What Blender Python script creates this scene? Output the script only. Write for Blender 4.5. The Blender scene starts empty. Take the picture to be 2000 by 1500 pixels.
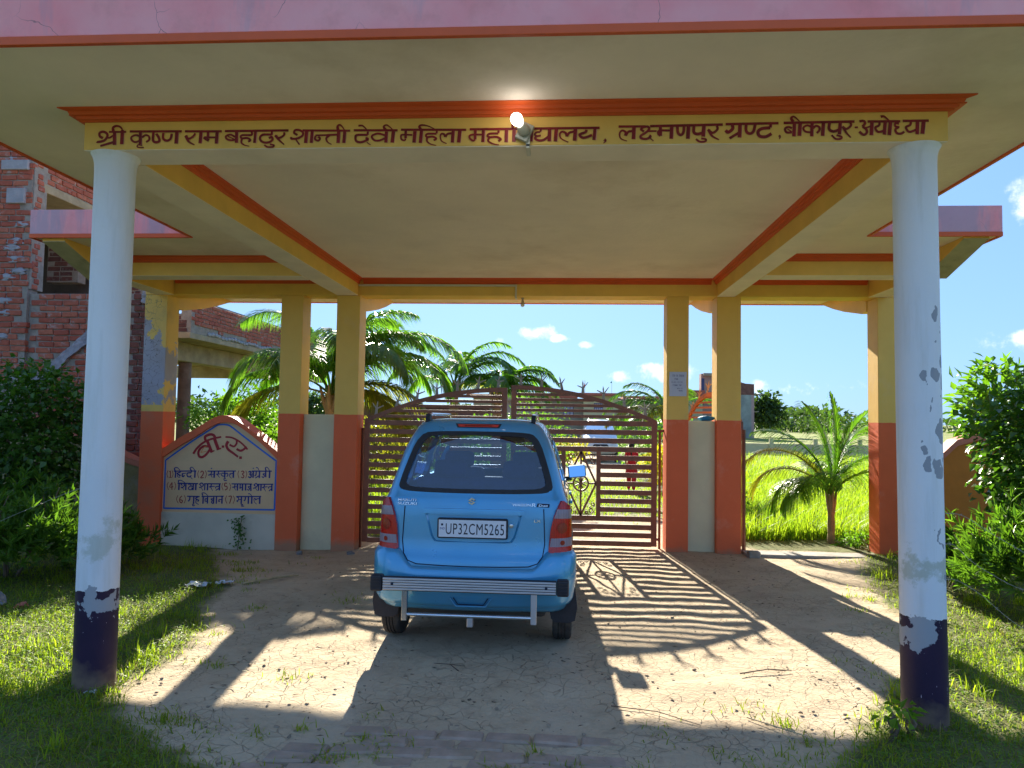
import bpy, bmesh, math, random
import numpy as np
from mathutils import Vector, Matrix, noise
random.seed(7); RNG = np.random.default_rng(7)
SC = bpy.context.scene
COL = SC.collection
R = math.radians
# ------------------------------------------------------------------ camera
cam_d = bpy.data.cameras.new('camera'); cam = bpy.data.objects.new('camera', cam_d); COL.objects.link(cam)
cam_d.sensor_width = 36.0; cam_d.lens = 25.2; cam_d.clip_start = 0.05; cam_d.clip_end = 3000
AX = np.array([[0.9975909, 0.01221768, -0.0682871], [0.0676221, 0.04840319, 0.99653619], [0.01548067, -0.99875315, 0.04746039]])
rt = Vector(AX[:, 0]); dn = Vector(AX[:, 1]); fw = Vector(AX[:, 2])
M3 = Matrix((rt, -dn, -fw)).transposed()
cam.matrix_world = Matrix.Translation((0, 0, 1.6)) @ M3.to_4x4()
SC.camera = cam
# ------------------------------------------------------------------ light
SUN_EL = 25.6; SUN_AZ = -7.4       # azimuth from +Y, negative towards -X
sd = Vector((math.sin(R(SUN_AZ)) * math.cos(R(SUN_EL)), math.cos(R(SUN_AZ)) * math.cos(R(SUN_EL)), math.sin(R(SUN_EL))))
sun_d = bpy.data.lights.new('sun', 'SUN'); sun = bpy.data.objects.new('sun', sun_d); COL.objects.link(sun)
sun_d.energy = 3.1; sun_d.angle = R(0.55); sun_d.color = (1.0, 0.93, 0.78)
sun.rotation_euler = sd.to_track_quat('Z', 'Y').to_euler(); sun.location = (0, 30, 20)
W = bpy.data.worlds.new('World'); SC.world = W; W.use_nodes = True
wn = W.node_tree.nodes; wl = W.node_tree.links; wn.clear()
def N(tree, t, **kw):
    n = tree.nodes.new(t)
    for k, v in kw.items():
        if k.startswith('i_'): n.inputs[k[2:]].default_value = v
        else: setattr(n, k, v)
    return n
wt = W.node_tree
sky = N(wt, 'ShaderNodeTexSky', sky_type='NISHITA'); sky.sun_disc = False
sky.sun_elevation = R(SUN_EL); sky.sun_rotation = R(SUN_AZ); sky.air_density = 1.0; sky.dust_density = 0.4; sky.ozone_density = 2.2
bg = N(wt, 'ShaderNodeBackground'); bg.inputs[1].default_value = 0.145
wo = N(wt, 'ShaderNodeOutputWorld')
geo = N(wt, 'ShaderNodeTexCoord')
def vmath(t, op, a, b=None):
    n = N(t, 'ShaderNodeVectorMath', operation=op)
    for i, v in enumerate((a, b)):
        if v is None: continue
        if isinstance(v, (tuple, list, Vector)): n.inputs[i].default_value = tuple(v)
        else: t.links.new(v, n.inputs[i])
    return n.outputs['Value'] if op in ('DOT_PRODUCT', 'LENGTH', 'DISTANCE') else n.outputs[0]
def fmath(t, op, a, b=None, c=None, clamp=False):
    n = N(t, 'ShaderNodeMath', operation=op); n.use_clamp = clamp
    for i, v in enumerate((a, b, c)):
        if v is None: continue
        if isinstance(v, (int, float)): n.inputs[i].default_value = v
        else: t.links.new(v, n.inputs[i])
    return n.outputs[0]
# cumulus puffs: (azimuth deg from +Y, elevation deg, half width, half height, strength)
CL = [(-2.2, 6.9, 2.2, 0.9, 1.0), (-4.9, 6.1, 0.8, 0.5, .7), (-0.2, 6.4, 1.3, .45, .9), (2.0, 5.9, 1.0, .4, .5), (4.8, 3.4, 1.4, .7, .9), (8.0, 3.7, 3.2, 1.1, .95),
      (-21.6, 5.6, 2.6, 1.2, .95), (33.4, 14.2, 3.4, 2.2, .9), (31.5, 5.6, 4.2, 1.2, .9), (33, 3.2, 3, 1.1, .5), (18, 2.6, 6, .8, .5), (-33, 9, 5, 1.2, .4), (60, 12, 12, 4, .7), (-70, 14, 14, 5, .7), (120, 16, 16, 5, .7), (-140, 14, 20, 6, .7), (170, 24, 18, 7, .6)]
nz = N(wt, 'ShaderNodeTexNoise'); nz.inputs['Scale'].default_value = 26; nz.inputs['Detail'].default_value = 7; nz.inputs['Roughness'].default_value = .62
wl.new(geo.outputs['Generated'], nz.inputs['Vector'])
tot = None
for az, el, hw, hh, st in CL:
    d = Vector((math.sin(R(az)) * math.cos(R(el)), math.cos(R(az)) * math.cos(R(el)), math.sin(R(el))))
    h = Vector((math.cos(R(az)), -math.sin(R(az)), 0)); v = h.cross(d) * -1
    dx = fmath(wt, 'DIVIDE', vmath(wt, 'DOT_PRODUCT', geo.outputs['Generated'], h), math.sin(R(hw)))
    dy = fmath(wt, 'DIVIDE', fmath(wt, 'SUBTRACT', vmath(wt, 'DOT_PRODUCT', geo.outputs['Generated'], (0, 0, 1)), d.z), math.sin(R(hh)))
    fr = fmath(wt, 'GREATER_THAN', vmath(wt, 'DOT_PRODUCT', geo.outputs['Generated'], d), 0.3)
    rr = fmath(wt, 'ADD', fmath(wt, 'MULTIPLY', dx, dx), fmath(wt, 'MULTIPLY', dy, dy))
    b = fmath(wt, 'MULTIPLY', fmath(wt, 'MULTIPLY', fmath(wt, 'SUBTRACT', 1.0, rr, clamp=True), st), fr)
    tot = b if tot is None else fmath(wt, 'MAXIMUM', tot, b)
cm = fmath(wt, 'ADD', tot, fmath(wt, 'MULTIPLY', fmath(wt, 'SUBTRACT', nz.outputs[0], 0.52), 2.6))
mr = N(wt, 'ShaderNodeMapRange'); mr.interpolation_type = 'SMOOTHSTEP'
mr.inputs['From Min'].default_value = 0.30; mr.inputs['From Max'].default_value = 0.98
wl.new(cm, mr.inputs['Value'])
cfac = fmath(wt, 'MULTIPLY', mr.outputs[0], fmath(wt, 'MULTIPLY', fmath(wt, 'MINIMUM', fmath(wt, 'MULTIPLY', tot, 4.0), 1.0), .9))
mixw = N(wt, 'ShaderNodeMix', data_type='RGBA'); wl.new(cfac, mixw.inputs['Factor'])
gam = N(wt, 'ShaderNodeGamma'); gam.inputs[1].default_value = 0.30; wl.new(sky.outputs[0], gam.inputs[0])
tint = N(wt, 'ShaderNodeMix', data_type='RGBA'); tint.blend_type = 'MULTIPLY'; tint.clamp_result = False; tint.inputs['Factor'].default_value = 1.0
wl.new(gam.outputs[0], tint.inputs['A']); tint.inputs['B'].default_value = (.335, .545, .90, 1)
wl.new(tint.outputs['Result'], mixw.inputs['A']); mixw.inputs['B'].default_value = (1.9, 1.95, 2.1, 1)
wl.new(mixw.outputs['Result'], bg.inputs[0]); wl.new(bg.outputs[0], wo.inputs[0])
SC.view_settings.view_transform = 'Standard'; SC.view_settings.look = 'None'; SC.view_settings.gamma = 1.0
SC.view_settings.use_curve_mapping = False; SC.view_settings.exposure = 2.42
SC.cycles.max_bounces = 10; SC.cycles.transparent_max_bounces = 16; SC.cycles.sample_clamp_indirect = 8
SC.cycles.caustics_reflective = False; SC.cycles.caustics_refractive = False

# ------------------------------------------------------------------ helpers
class MB:
    def __init__(s): s.v = []; s.f = []
    def quad(s, a, b, c, d):
        n = len(s.v); s.v += [tuple(a), tuple(b), tuple(c), tuple(d)]; s.f.append((n, n+1, n+2, n+3)); return s
    def poly(s, pts):
        n = len(s.v); s.v += [tuple(p) for p in pts]; s.f.append(tuple(range(n, n+len(pts)))); return s
    def box(s, x0, x1, y0, y1, z0, z1, M=None):
        n = len(s.v)
        P = [(x0,y0,z0),(x1,y0,z0),(x1,y1,z0),(x0,y1,z0),(x0,y0,z1),(x1,y0,z1),(x1,y1,z1),(x0,y1,z1)]
        if M is not None: P = [tuple(M @ Vector(p)) for p in P]
        s.v += P
        s.f += [(n,n+3,n+2,n+1),(n+4,n+5,n+6,n+7),(n,n+1,n+5,n+4),(n+1,n+2,n+6,n+5),(n+2,n+3,n+7,n+6),(n+3,n,n+4,n+7)]
        return s
    def prism(s, pts, axis, a, b):
        """outline pts (2D) extruded along axis from a to b; 2D coords fill the other two axes in order"""
        def mk(p, t):
            return (t, p[0], p[1]) if axis == 'x' else (p[0], t, p[1]) if axis == 'y' else (p[0], p[1], t)
        n = len(s.v); k = len(pts)
        s.v += [mk(p, a) for p in pts] + [mk(p, b) for p in pts]
        s.f.append(tuple(range(n, n+k))[::-1]); s.f.append(tuple(range(n+k, n+2*k)))
        for i in range(k):
            j = (i+1) % k; s.f.append((n+i, n+j, n+k+j, n+k+i))
        return s
    def tube(s, pts, r, seg=8, cap=True):
        pts = [Vector(p) for p in pts]; rs = r if isinstance(r, (list, tuple)) else [r]*len(pts)
        n0 = len(s.v); up = None
        for i, p in enumerate(pts):
            t = (pts[min(i+1, len(pts)-1)] - pts[max(i-1, 0)]).normalized()
            if up is None: up = Vector((0,0,1)) if abs(t.z) < .9 else Vector((1,0,0))
            a = t.cross(up).normalized(); b = a.cross(t).normalized(); up = b
            for k in range(seg):
                w = 2*math.pi*k/seg; s.v.append(tuple(p + (a*math.cos(w) + b*math.sin(w))*rs[i]))
        for i in range(len(pts)-1):
            for k in range(seg):
                k2 = (k+1) % seg; s.f.append((n0+i*seg+k, n0+i*seg+k2, n0+(i+1)*seg+k2, n0+(i+1)*seg+k))
        if cap:
            s.f.append(tuple(n0+k for k in range(seg))); e = n0+(len(pts)-1)*seg; s.f.append(tuple(e+k for k in range(seg))[::-1])
        return s
    def lathe(s, prof, c=(0,0,0), seg=32, M=None):
        n0 = len(s.v)
        for r, z in prof:
            for k in range(seg):
                w = 2*math.pi*k/seg; p = Vector((r*math.cos(w), r*math.sin(w), z))
                if M is not None: p = M @ p
                s.v.append(tuple(p + Vector(c)))
        for i in range(len(prof)-1):
            for k in range(seg):
                k2 = (k+1) % seg; s.f.append((n0+i*seg+k, n0+i*seg+k2, n0+(i+1)*seg+k2, n0+(i+1)*seg+k))
        s.f.append(tuple(n0+k for k in range(seg))[::-1]); e = n0+(len(prof)-1)*seg; s.f.append(tuple(e+k for k in range(seg)))
        return s
    def blob(s, c, r, sq=(1,1,1), seed=0, amp=.25, sub=2):
        bm = bmesh.new(); bmesh.ops.create_icosphere(bm, subdivisions=sub, radius=1)
        n = len(s.v)
        for v in bm.verts:
            k = 1 + amp*noise.noise(v.co*1.7 + Vector((seed*3.1, seed, 0)))*2
            s.v.append((c[0]+v.co.x*r*k*sq[0], c[1]+v.co.y*r*k*sq[1], c[2]+v.co.z*r*k*sq[2]))
        s.f += [tuple(n+v.index for v in f.verts) for f in bm.faces]; bm.free(); return s
    def build(s, name, mat, parent=None, smooth=None, bevel=0, local=False):
        me = bpy.data.meshes.new(name); off = Vector((0,0,0))
        if parent is not None and not local:
            p = parent
            while p is not None: off += p.location; p = p.parent
        me.from_pydata([(a-off.x, b-off.y, c-off.z) for a, b, c in s.v], [], s.f); me.validate()
        if bevel:
            bm = bmesh.new(); bm.from_mesh(me); bmesh.ops.remove_doubles(bm, verts=bm.verts, dist=1e-5)
            ed = [e for e in bm.edges if len(e.link_faces) == 2 and e.calc_face_angle(0) > .6]
            bmesh.ops.bevel(bm, geom=ed, offset=bevel, segments=2, affect='EDGES', profile=.5); bm.to_mesh(me); bm.free()
        return link(name, me, mat, parent, smooth)
def link(name, me, mat, parent=None, smooth=None):
    me.name = name
    if mat is not None and not me.materials: me.materials.append(mat)
    if smooth is not None:
        me.shade_smooth() if hasattr(me, 'shade_smooth') else None
        if smooth < 180: me.set_sharp_from_angle(angle=R(smooth))
    o = bpy.data.objects.new(name, me); COL.objects.link(o)
    if parent is not None: o.parent = parent
    return o
def mesh_np(name, V, F):
    """V (n,3), F (m,k) same-size faces"""
    me = bpy.data.meshes.new(name); V = np.ascontiguousarray(V, np.float32); F = np.ascontiguousarray(F, np.int32)
    me.vertices.add(len(V)); me.vertices.foreach_set('co', V.ravel())
    k = F.shape[1]; me.loops.add(F.size); me.loops.foreach_set('vertex_index', F.ravel())
    me.polygons.add(len(F)); me.polygons.foreach_set('loop_start', np.arange(0, F.size, k, dtype=np.int32)); me.polygons.foreach_set('loop_total', np.full(len(F), k, np.int32))
    me.update(calc_edges=True); return me
def tag(o, label=None, cat=None, group=None, kind=None):
    if label: o['label'] = label
    if cat: o['category'] = cat
    if group: o['group'] = group
    if kind: o['kind'] = kind
    return o
def thing(name, label, cat, loc=(0,0,0), rz=0, group=None):
    o = bpy.data.objects.new(name, None); COL.objects.link(o); o.location = loc; o.rotation_euler = (0,0,rz); o.empty_display_size = .2
    return tag(o, label, cat, group)
def inst(src, name, parent, loc=(0,0,0), rot=(0,0,0), sc=(1,1,1)):
    o = bpy.data.objects.new(name, src); COL.objects.link(o); o.parent = parent; o.location = loc; o.rotation_euler = rot; o.scale = sc; return o
def copy_tree(o, parent=None, label=None):
    c = o.copy(); COL.objects.link(c)
    if parent is not None: c.parent = parent
    if label: c['label'] = label
    for ch in list(o.children): copy_tree(ch, c)
    return c

# ------------------------------------------------------------------ materials
def newmat(name):
    m = bpy.data.materials.new(name); m.use_nodes = True; t = m.node_tree; t.nodes.clear()
    out = N(t, 'ShaderNodeOutputMaterial'); p = N(t, 'ShaderNodeBsdfPrincipled'); t.links.new(p.outputs[0], out.inputs[0])
    return m, t, p, out
def coords(t, rnd=True, world=False):
    tc = N(t, 'ShaderNodeTexCoord')
    if world: return N(t, 'ShaderNodeNewGeometry').outputs['Position']
    if not rnd: return tc.outputs['Object']
    oi = N(t, 'ShaderNodeObjectInfo')
    return vmath(t, 'ADD', tc.outputs['Object'], vmath(t, 'SCALE', oi.outputs['Random'], None)) if False else _addr(t, tc.outputs['Object'], oi.outputs['Random'])
def _addr(t, v, r):
    c = N(t, 'ShaderNodeCombineXYZ'); k = fmath(t, 'MULTIPLY', r, 37.0)
    t.links.new(k, c.inputs[0]); t.links.new(k, c.inputs[2]); return vmath(t, 'ADD', v, c.outputs[0])
def tnoise(t, v, scale, detail=4, rough=.55, dist=0):
    n = N(t, 'ShaderNodeTexNoise'); n.inputs['Scale'].default_value = scale; n.inputs['Detail'].default_value = detail
    n.inputs['Roughness'].default_value = rough; n.inputs['Distortion'].default_value = dist; t.links.new(v, n.inputs['Vector']); return n.outputs[0]
def ramp(t, v, a, b, smooth=False):
    m = N(t, 'ShaderNodeMapRange'); m.inputs['From Min'].default_value = a; m.inputs['From Max'].default_value = b
    if smooth: m.interpolation_type = 'SMOOTHSTEP'
    t.links.new(v, m.inputs['Value']); return m.outputs[0]
def mixc(t, f, a, b, blend='MIX'):
    m = N(t, 'ShaderNodeMix', data_type='RGBA'); m.blend_type = blend; m.clamp_factor = True
    if isinstance(f, (int, float)): m.inputs['Factor'].default_value = f
    else: t.links.new(f, m.inputs['Factor'])
    for k, v in (('A', a), ('B', b)):
        if isinstance(v, tuple): m.inputs[k].default_value = v + (1,) if len(v) == 3 else v
        else: t.links.new(v, m.inputs[k])
    return m.outputs['Result']
def bump(t, h, p, strength=.4, dist=.01):
    b = N(t, 'ShaderNodeBump'); b.inputs['Strength'].default_value = strength; b.inputs['Distance'].default_value = dist
    t.links.new(h, b.inputs['Height']); t.links.new(b.outputs[0], p.inputs['Normal']); return b
def M_plain(name, c, rough=.6, var=.12, scale=8, bmp=.15, bscale=60, bdist=.003, metal=0, coat=0, dirt=None, spec=.4):
    """colour with soft mottling, small relief and optional dirt colour in blotches"""
    m, t, p, o = newmat(name); v = coords(t)
    n1 = tnoise(t, v, scale, 5, .6); d = tuple(x*(1-var*1.6) for x in c); l = tuple(min(1, x*(1+var)) for x in c)
    col = mixc(t, ramp(t, n1, .3, .7), d, l)
    if dirt: col = mixc(t, fmath(t, 'MULTIPLY', ramp(t, tnoise(t, v, scale*.45, 6, .7), dirt[1], dirt[1]+.22), dirt[2]), col, dirt[0])
    t.links.new(col, p.inputs['Base Color']); p.inputs['Roughness'].default_value = rough; p.inputs['Metallic'].default_value = metal
    p.inputs['Coat Weight'].default_value = coat; p.inputs['Specular IOR Level'].default_value = spec
    if bmp: bump(t, tnoise(t, v, bscale, 4, .6), p, bmp, bdist)
    return m
def M_paint2(name, lo, hi, zsplit, rough=.55, footz=None):
    """two coats of wall paint meeting at a hand-cut line, with chips that show grey cement"""
    m, t, p, o = newmat(name); v = coords(t, rnd=False)
    sx = N(t, 'ShaderNodeSeparateXYZ'); t.links.new(v, sx.inputs[0])
    z = fmath(t, 'ADD', sx.outputs[2], fmath(t, 'MULTIPLY', fmath(t, 'SUBTRACT', tnoise(t, v, 5, 2), .5), .02))
    col = mixc(t, fmath(t, 'GREATER_THAN', z, zsplit), lo, hi)
    col = mixc(t, fmath(t, 'MULTIPLY', ramp(t, tnoise(t, v, 3.5, 6, .65), .35, .75), .32), col, (.82, .70, .55), 'MULTIPLY')
    col = mixc(t, fmath(t, 'MULTIPLY', ramp(t, tnoise(t, v, 1.7, 6, .7), .58, .75), .22), col, (.75, .62, .5))
    chip = fmath(t, 'MULTIPLY', ramp(t, tnoise(t, v, 4.3, 6, .62), .705, .715), 1.0)
    col = mixc(t, chip, col, (.34, .34, .33))
    foot = fmath(t, 'MULTIPLY', ramp(t, fmath(t, 'ADD', sx.outputs[2], fmath(t, 'MULTIPLY', tnoise(t, v, 9, 5), -.16)), -.02, -.12), .7)
    col = mixc(t, foot, col, (.30, .24, .15))
    t.links.new(col, p.inputs['Base Color']); p.inputs['Roughness'].default_value = rough; p.inputs['Specular IOR Level'].default_value = .35
    h = fmath(t, 'SUBTRACT', fmath(t, 'ADD', tnoise(t, v, 45, 4), fmath(t, 'MULTIPLY', tnoise(t, v, 6, 3), 1.5)), fmath(t, 'MULTIPLY', chip, 2.0))
    bump(t, h, p, .35, .004); return m
def M_leaf(name, c1, c2, trans=.45, rough=.45, scale=2.5, yellow=None, spec=.35):
    m, t, p, out = newmat(name); v = coords(t)
    oi = N(t, 'ShaderNodeNewGeometry'); r = oi.outputs['Random Per Island']
    col = mixc(t, r, c1, c2); col = mixc(t, fmath(t, 'MULTIPLY', ramp(t, tnoise(t, v, scale, 3), .35, .7), .45), col, tuple(x*.5 for x in c1))
    if yellow: col = mixc(t, ramp(t, tnoise(t, v, 1.3, 3), yellow[1], yellow[1]+.15), col, yellow[0])
    t.links.new(col, p.inputs['Base Color']); p.inputs['Roughness'].default_value = rough; p.inputs['Specular IOR Level'].default_value = spec
    tr = N(t, 'ShaderNodeBsdfTranslucent'); t.links.new(mixc(t, .55, col, mixc(t, 1.0, col, (1.9, 2.3, .35), 'MULTIPLY')), tr.inputs[0])
    mx = N(t, 'ShaderNodeMixShader'); mx.inputs[0].default_value = trans
    t.links.new(p.outputs[0], mx.inputs[1]); t.links.new(tr.outputs[0], mx.inputs[2]); t.links.new(mx.outputs[0], out.inputs[0]); return m
YEL = (.86, .55, .13); CORAL = (.82, .15, .05); ORG = (.72, .11, .022)
m_ceil = M_plain('ceiling plaster', (.91, .80, .66), .85, .05, 1.2, .4, 22, .008, dirt=((.55, .43, .28), .50, .5))
m_beam = M_plain('beam underside paint', (.88, .78, .64), .8, .06, 2.5, .2, 40, .003)
m_yel = M_plain('yellow wall paint', YEL, .55, .06, 3, .2, 40, .003, dirt=((.45, .28, .08), .6, .3))
m_org = M_plain('orange cornice paint', ORG, .5, .06, 3, .15, 50, .003)
m_cream = M_plain('cream wall paint', (.74, .67, .44), .7, .06, 2.2, .25, 40, .004, dirt=((.34, .30, .22), .56, .45))
m_pillar = M_paint2('pillar paint', CORAL, YEL, 1.612)
m_coral = M_plain('coral paint', CORAL, .55, .08, 3, .25, 40, .004)
m_letter = M_plain('maroon sign paint', (.24, .009, .012), .5, .25, 14, .15, 60, .002, dirt=((.42, .12, .06), .62, .5))

BANNER_STROKES='''139,139;-2691,3199 -2710,3209 -2713,3229 -2693,3237 -2670,3227 -2665,3209 -2682,3185 -2719,3176 -2727,3180|102,102;-2665,3201 -2649,3201 -2627,3216|110,139;-2705,3152 -2669,3162 -2629,3173|183,183;-2622,3234 -2620,3157|183,183;-2574,3245 -2576,3161|110,110;-2656,3235 -2551,3234|165,73;-2628,3236 -2631,3260 -2609,3270 -2585,3261 -2572,3241|124,124;-2529,3236 -2214,3233|165,165;-2464,3230 -2463,3159|110,110;-2469,3207 -2494,3215 -2519,3201 -2513,3182 -2492,3173 -2468,3181|110,110;-2453,3199 -2433,3214 -2413,3206 -2410,3186 -2428,3173|73,73;-2451,3153 -2475,3156 -2481,3146 -2466,3140 -2440,3140|139,139;-2386,3229 -2386,3182 -2367,3170 -2348,3178 -2352,3197 -2369,3221|132,132;-2325,3225 -2326,3193 -2304,3179 -2282,3189 -2275,3220|183,183;-2244,3232 -2247,3161|124,124;-2196,3233 -1975,3230|110,110;-2133,3220 -2145,3203 -2172,3189 -2191,3209|183,55;-2189,3207 -2171,3172 -2135,3152|176,176;-2100,3230 -2103,3161|146,146;-2058,3229 -2057,3194|165,165;-2081,3198 -2069,3188 -2050,3178|102,102;-2073,3196 -2009,3195|176,176;-2003,3229 -2006,3158|124,124;-1957,3231 -1581,3231|165,165;-1887,3227 -1886,3161|102,102;-1895,3196 -1922,3210 -1949,3201 -1944,3185 -1920,3177 -1891,3180|59,59;-1937,3200 -1897,3182|117,117;-1798,3226 -1799,3207 -1850,3207 -1862,3198 -1854,3188 -1822,3189 -1804,3177 -1817,3168|128,44;-1854,3188 -1857,3164 -1840,3149 -1809,3141|168,168;-1774,3226 -1778,3160|110,110;-1678,3225 -1679,3205|124,124;-1679,3207 -1728,3208 -1746,3194 -1743,3175 -1723,3162 -1693,3163 -1673,3177 -1678,3193 -1695,3187|95,95;-1720,3147 -1702,3136 -1671,3135 -1663,3145 -1687,3151|117,117;-1605,3220 -1607,3202 -1637,3187 -1659,3203|165,55;-1654,3201 -1633,3174 -1603,3148|117,117;-1526,3203 -1546,3215 -1541,3231 -1518,3232 -1496,3219 -1497,3199 -1524,3184 -1559,3181 -1563,3192|80,80;-1535,3176 -1513,3147|117,117;-1498,3230 -1219,3225|176,176;-1474,3224 -1478,3156|165,165;-1441,3224 -1445,3156|95,95;-1421,3200 -1353,3201|110,110;-1419,3198 -1423,3179 -1405,3169 -1393,3181 -1405,3192|110,110;-1353,3201 -1291,3203|139,44;-1338,3201 -1357,3182 -1348,3159 -1325,3146|176,176;-1286,3220 -1288,3154|168,168;-1251,3221 -1255,3154|165,51;-1290,3230 -1293,3251 -1277,3259 -1253,3231|124,124;-1199,3227 -945,3224|110,59;-1172,3253 -1148,3253 -1125,3232|110,110;-1117,3218 -1118,3199|124,124;-1118,3199 -1178,3199 -1187,3184 -1181,3163 -1154,3157 -1123,3168 -1116,3177 -1129,3181|51,51;-1121,3156 -1099,3141|165,165;-1009,3217 -1011,3153|110,110;-1018,3196 -1059,3206 -1093,3191 -1079,3169 -1050,3165 -1018,3178|183,183;-969,3218 -975,3153|154,51;-1013,3226 -1025,3246 -1006,3255 -975,3230|124,124;-926,3227 -552,3222|132,132;-898,3221 -898,3177|95,95;-897,3175 -905,3165 -922,3173 -924,3193 -913,3198 -859,3196|176,176;-845,3218 -849,3151|168,168;-807,3222 -813,3149|146,37;-812,3228 -820,3245 -800,3252 -765,3244 -729,3227|102,102;-719,3217 -721,3202|110,110;-721,3201 -768,3202 -781,3193 -773,3183 -741,3185 -722,3173 -737,3164|124,44;-773,3181 -775,3160 -755,3143 -721,3134|132,51;-671,3182 -677,3197 -692,3201 -699,3186 -691,3159 -662,3144|117,117;-669,3182 -658,3199 -631,3203|168,168;-626,3218 -630,3149|183,183;-588,3217 -594,3149|126,126;-532,3224 197,3224|142,142;-500,3218 -501,3166|102,102;-501,3166 -511,3158 -529,3171 -532,3185 -516,3193 -463,3193|177,177;-453,3219 -456,3150|110,110;-368,3216 -370,3200|118,118;-370,3199 -418,3198 -430,3186 -418,3178 -378,3179 -355,3165 -369,3155|134,47;-418,3178 -426,3157 -401,3141 -365,3133|173,173;-324,3220 -325,3148|181,181;-281,3221 -282,3150|142,47;-285,3225 -290,3246 -262,3256 -217,3251 -185,3230|110,110;-196,3192 -229,3200 -253,3184 -232,3165 -196,3173|177,177;-183,3222 -186,3151|102,102;-130,3219 -134,3205|102,102;-134,3204 -154,3203 -164,3191 -152,3181 -130,3185|126,126;-154,3181 -162,3167 -140,3156 -112,3160 -88,3178|177,177;-82,3221 -83,3150|181,181;-44,3222 -49,3149|142,55;16,3177 8,3197 -12,3204 -24,3190 -16,3165 24,3144|118,118;16,3177 28,3197 56,3205|181,181;63,3221 58,3152|134,134;123,3214 119,3200 86,3186 108,3168 155,3183|181,181;173,3222 167,3155|158,32;223,3158 231,3150 219,3136|124,124;302,3230 451,3229|134,134;475,3230 872,3234|144,48;339,3177 341,3197 322,3207 308,3190 315,3162 349,3147|124,124;342,3177 356,3199 380,3203|182,182;387,3223 384,3157|124,124;442,3225 463,3227 470,3212 451,3193 425,3176 428,3162 456,3158 478,3170 471,3178|115,115;442,3225 425,3213 442,3200|96,96;461,3202 511,3202|57,57;476,3163 494,3146|153,153;532,3224 533,3175|115,115;533,3175 521,3185 521,3199 537,3205 585,3204|182,182;594,3225 591,3157|144,144;625,3225 628,3191 644,3178 658,3193 661,3225|182,182;685,3227 682,3156|153,153;715,3226 715,3192 736,3182 770,3191|182,182;769,3228 765,3167|105,105;727,3155 746,3140 774,3140 781,3152 755,3158|124,124;840,3227 843,3208 817,3188 791,3208|163,57;795,3206 814,3171 852,3149|134,134;887,3236 1172,3238|163,163;923,3231 925,3209 901,3190 887,3202|134,134;908,3156 962,3189|182,182;965,3235 962,3160|144,144;998,3232 998,3196 1016,3181 1037,3193 1047,3232|134,134;1131,3233 1128,3214|163,163;1128,3213 1084,3209 1063,3193 1070,3168 1103,3163 1135,3180|124,29;1175,3170 1181,3162 1176,3148|135,135;1200,3239 1577,3242|117,117;1244,3209 1224,3216 1207,3205 1216,3186 1244,3186|63,63;1220,3205 1244,3188|171,171;1257,3236 1254,3163|180,180;1288,3238 1283,3165|162,54;1251,3245 1240,3264 1255,3273 1284,3247|162,162;1351,3237 1349,3162|108,108;1344,3217 1325,3224 1305,3210 1316,3190 1344,3185|117,117;1357,3207 1373,3221 1390,3212 1390,3196 1377,3180|171,171;1412,3239 1407,3164|144,144;1445,3236 1442,3202 1464,3188 1494,3197|171,171;1501,3237 1496,3172|99,99;1455,3168 1477,3147 1503,3147 1507,3158 1481,3167|117,117;1555,3237 1557,3219 1533,3201 1512,3215|153,54;1518,3210 1533,3180 1557,3153|90,90;1577,3209 1594,3209|126,126;1603,3242 1624,3245 1633,3231 1618,3213|126,126;1620,3213 1639,3199 1641,3179 1624,3168 1602,3186|90,90;1637,3206 1663,3215|171,171;1669,3237 1665,3165|126,126;1646,3241 1818,3240|117,117;1708,3235 1706,3219 1686,3206 1701,3183 1731,3189|162,162;1738,3237 1733,3167|171,171;1766,3238 1759,3164|144,63;1715,3266 1732,3268 1760,3243|108,108;1811,3227 1792,3229 1792,3213 1813,3208|117,117;1811,3209 1792,3195 1800,3175 1821,3172 1839,3183|126,126;1831,3242 1967,3242|117,117;1873,3237 1869,3219 1847,3206 1864,3181 1899,3192|171,171;1908,3237 1905,3167|189,189;1940,3238 1932,3169'''
SIGN_BIG='''276,215;-4711,1077 -4664,1149 -4585,1221 -4481,1270 -4348,1300|276,276;-4519,1175 -4584,1174 -4639,1118 -4636,1055 -4595,1036 -4539,1072 -4493,1136|353,353;-4538,1261 -4467,1105|154,154;-4483,1097 -4431,1125|384,384;-4441,1287 -4379,1138|169,169;-4403,1134 -4343,1155|307,307;-4554,1253 -4560,1300 -4500,1329 -4451,1322 -4425,1287|307,307;-4320,1192 -4319,1162|200,200;-4291,1301 -4197,1291 -4082,1230 -3994,1145|353,230;-4253,1247 -4275,1195 -4249,1141 -4182,1095 -4116,1049|230,230;-4235,1204 -4177,1181 -4142,1221 -4144,1268|261,261;-4140,1150 -4086,1128 -4038,1152 -4011,1184|322,322;-4084,1056 -4083,1023'''
SIGN_ORANGE='''77,77;-4606,1102 -4567,1166 -4527,1179|69,69;-4613,1094 -4533,1116'''
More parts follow.
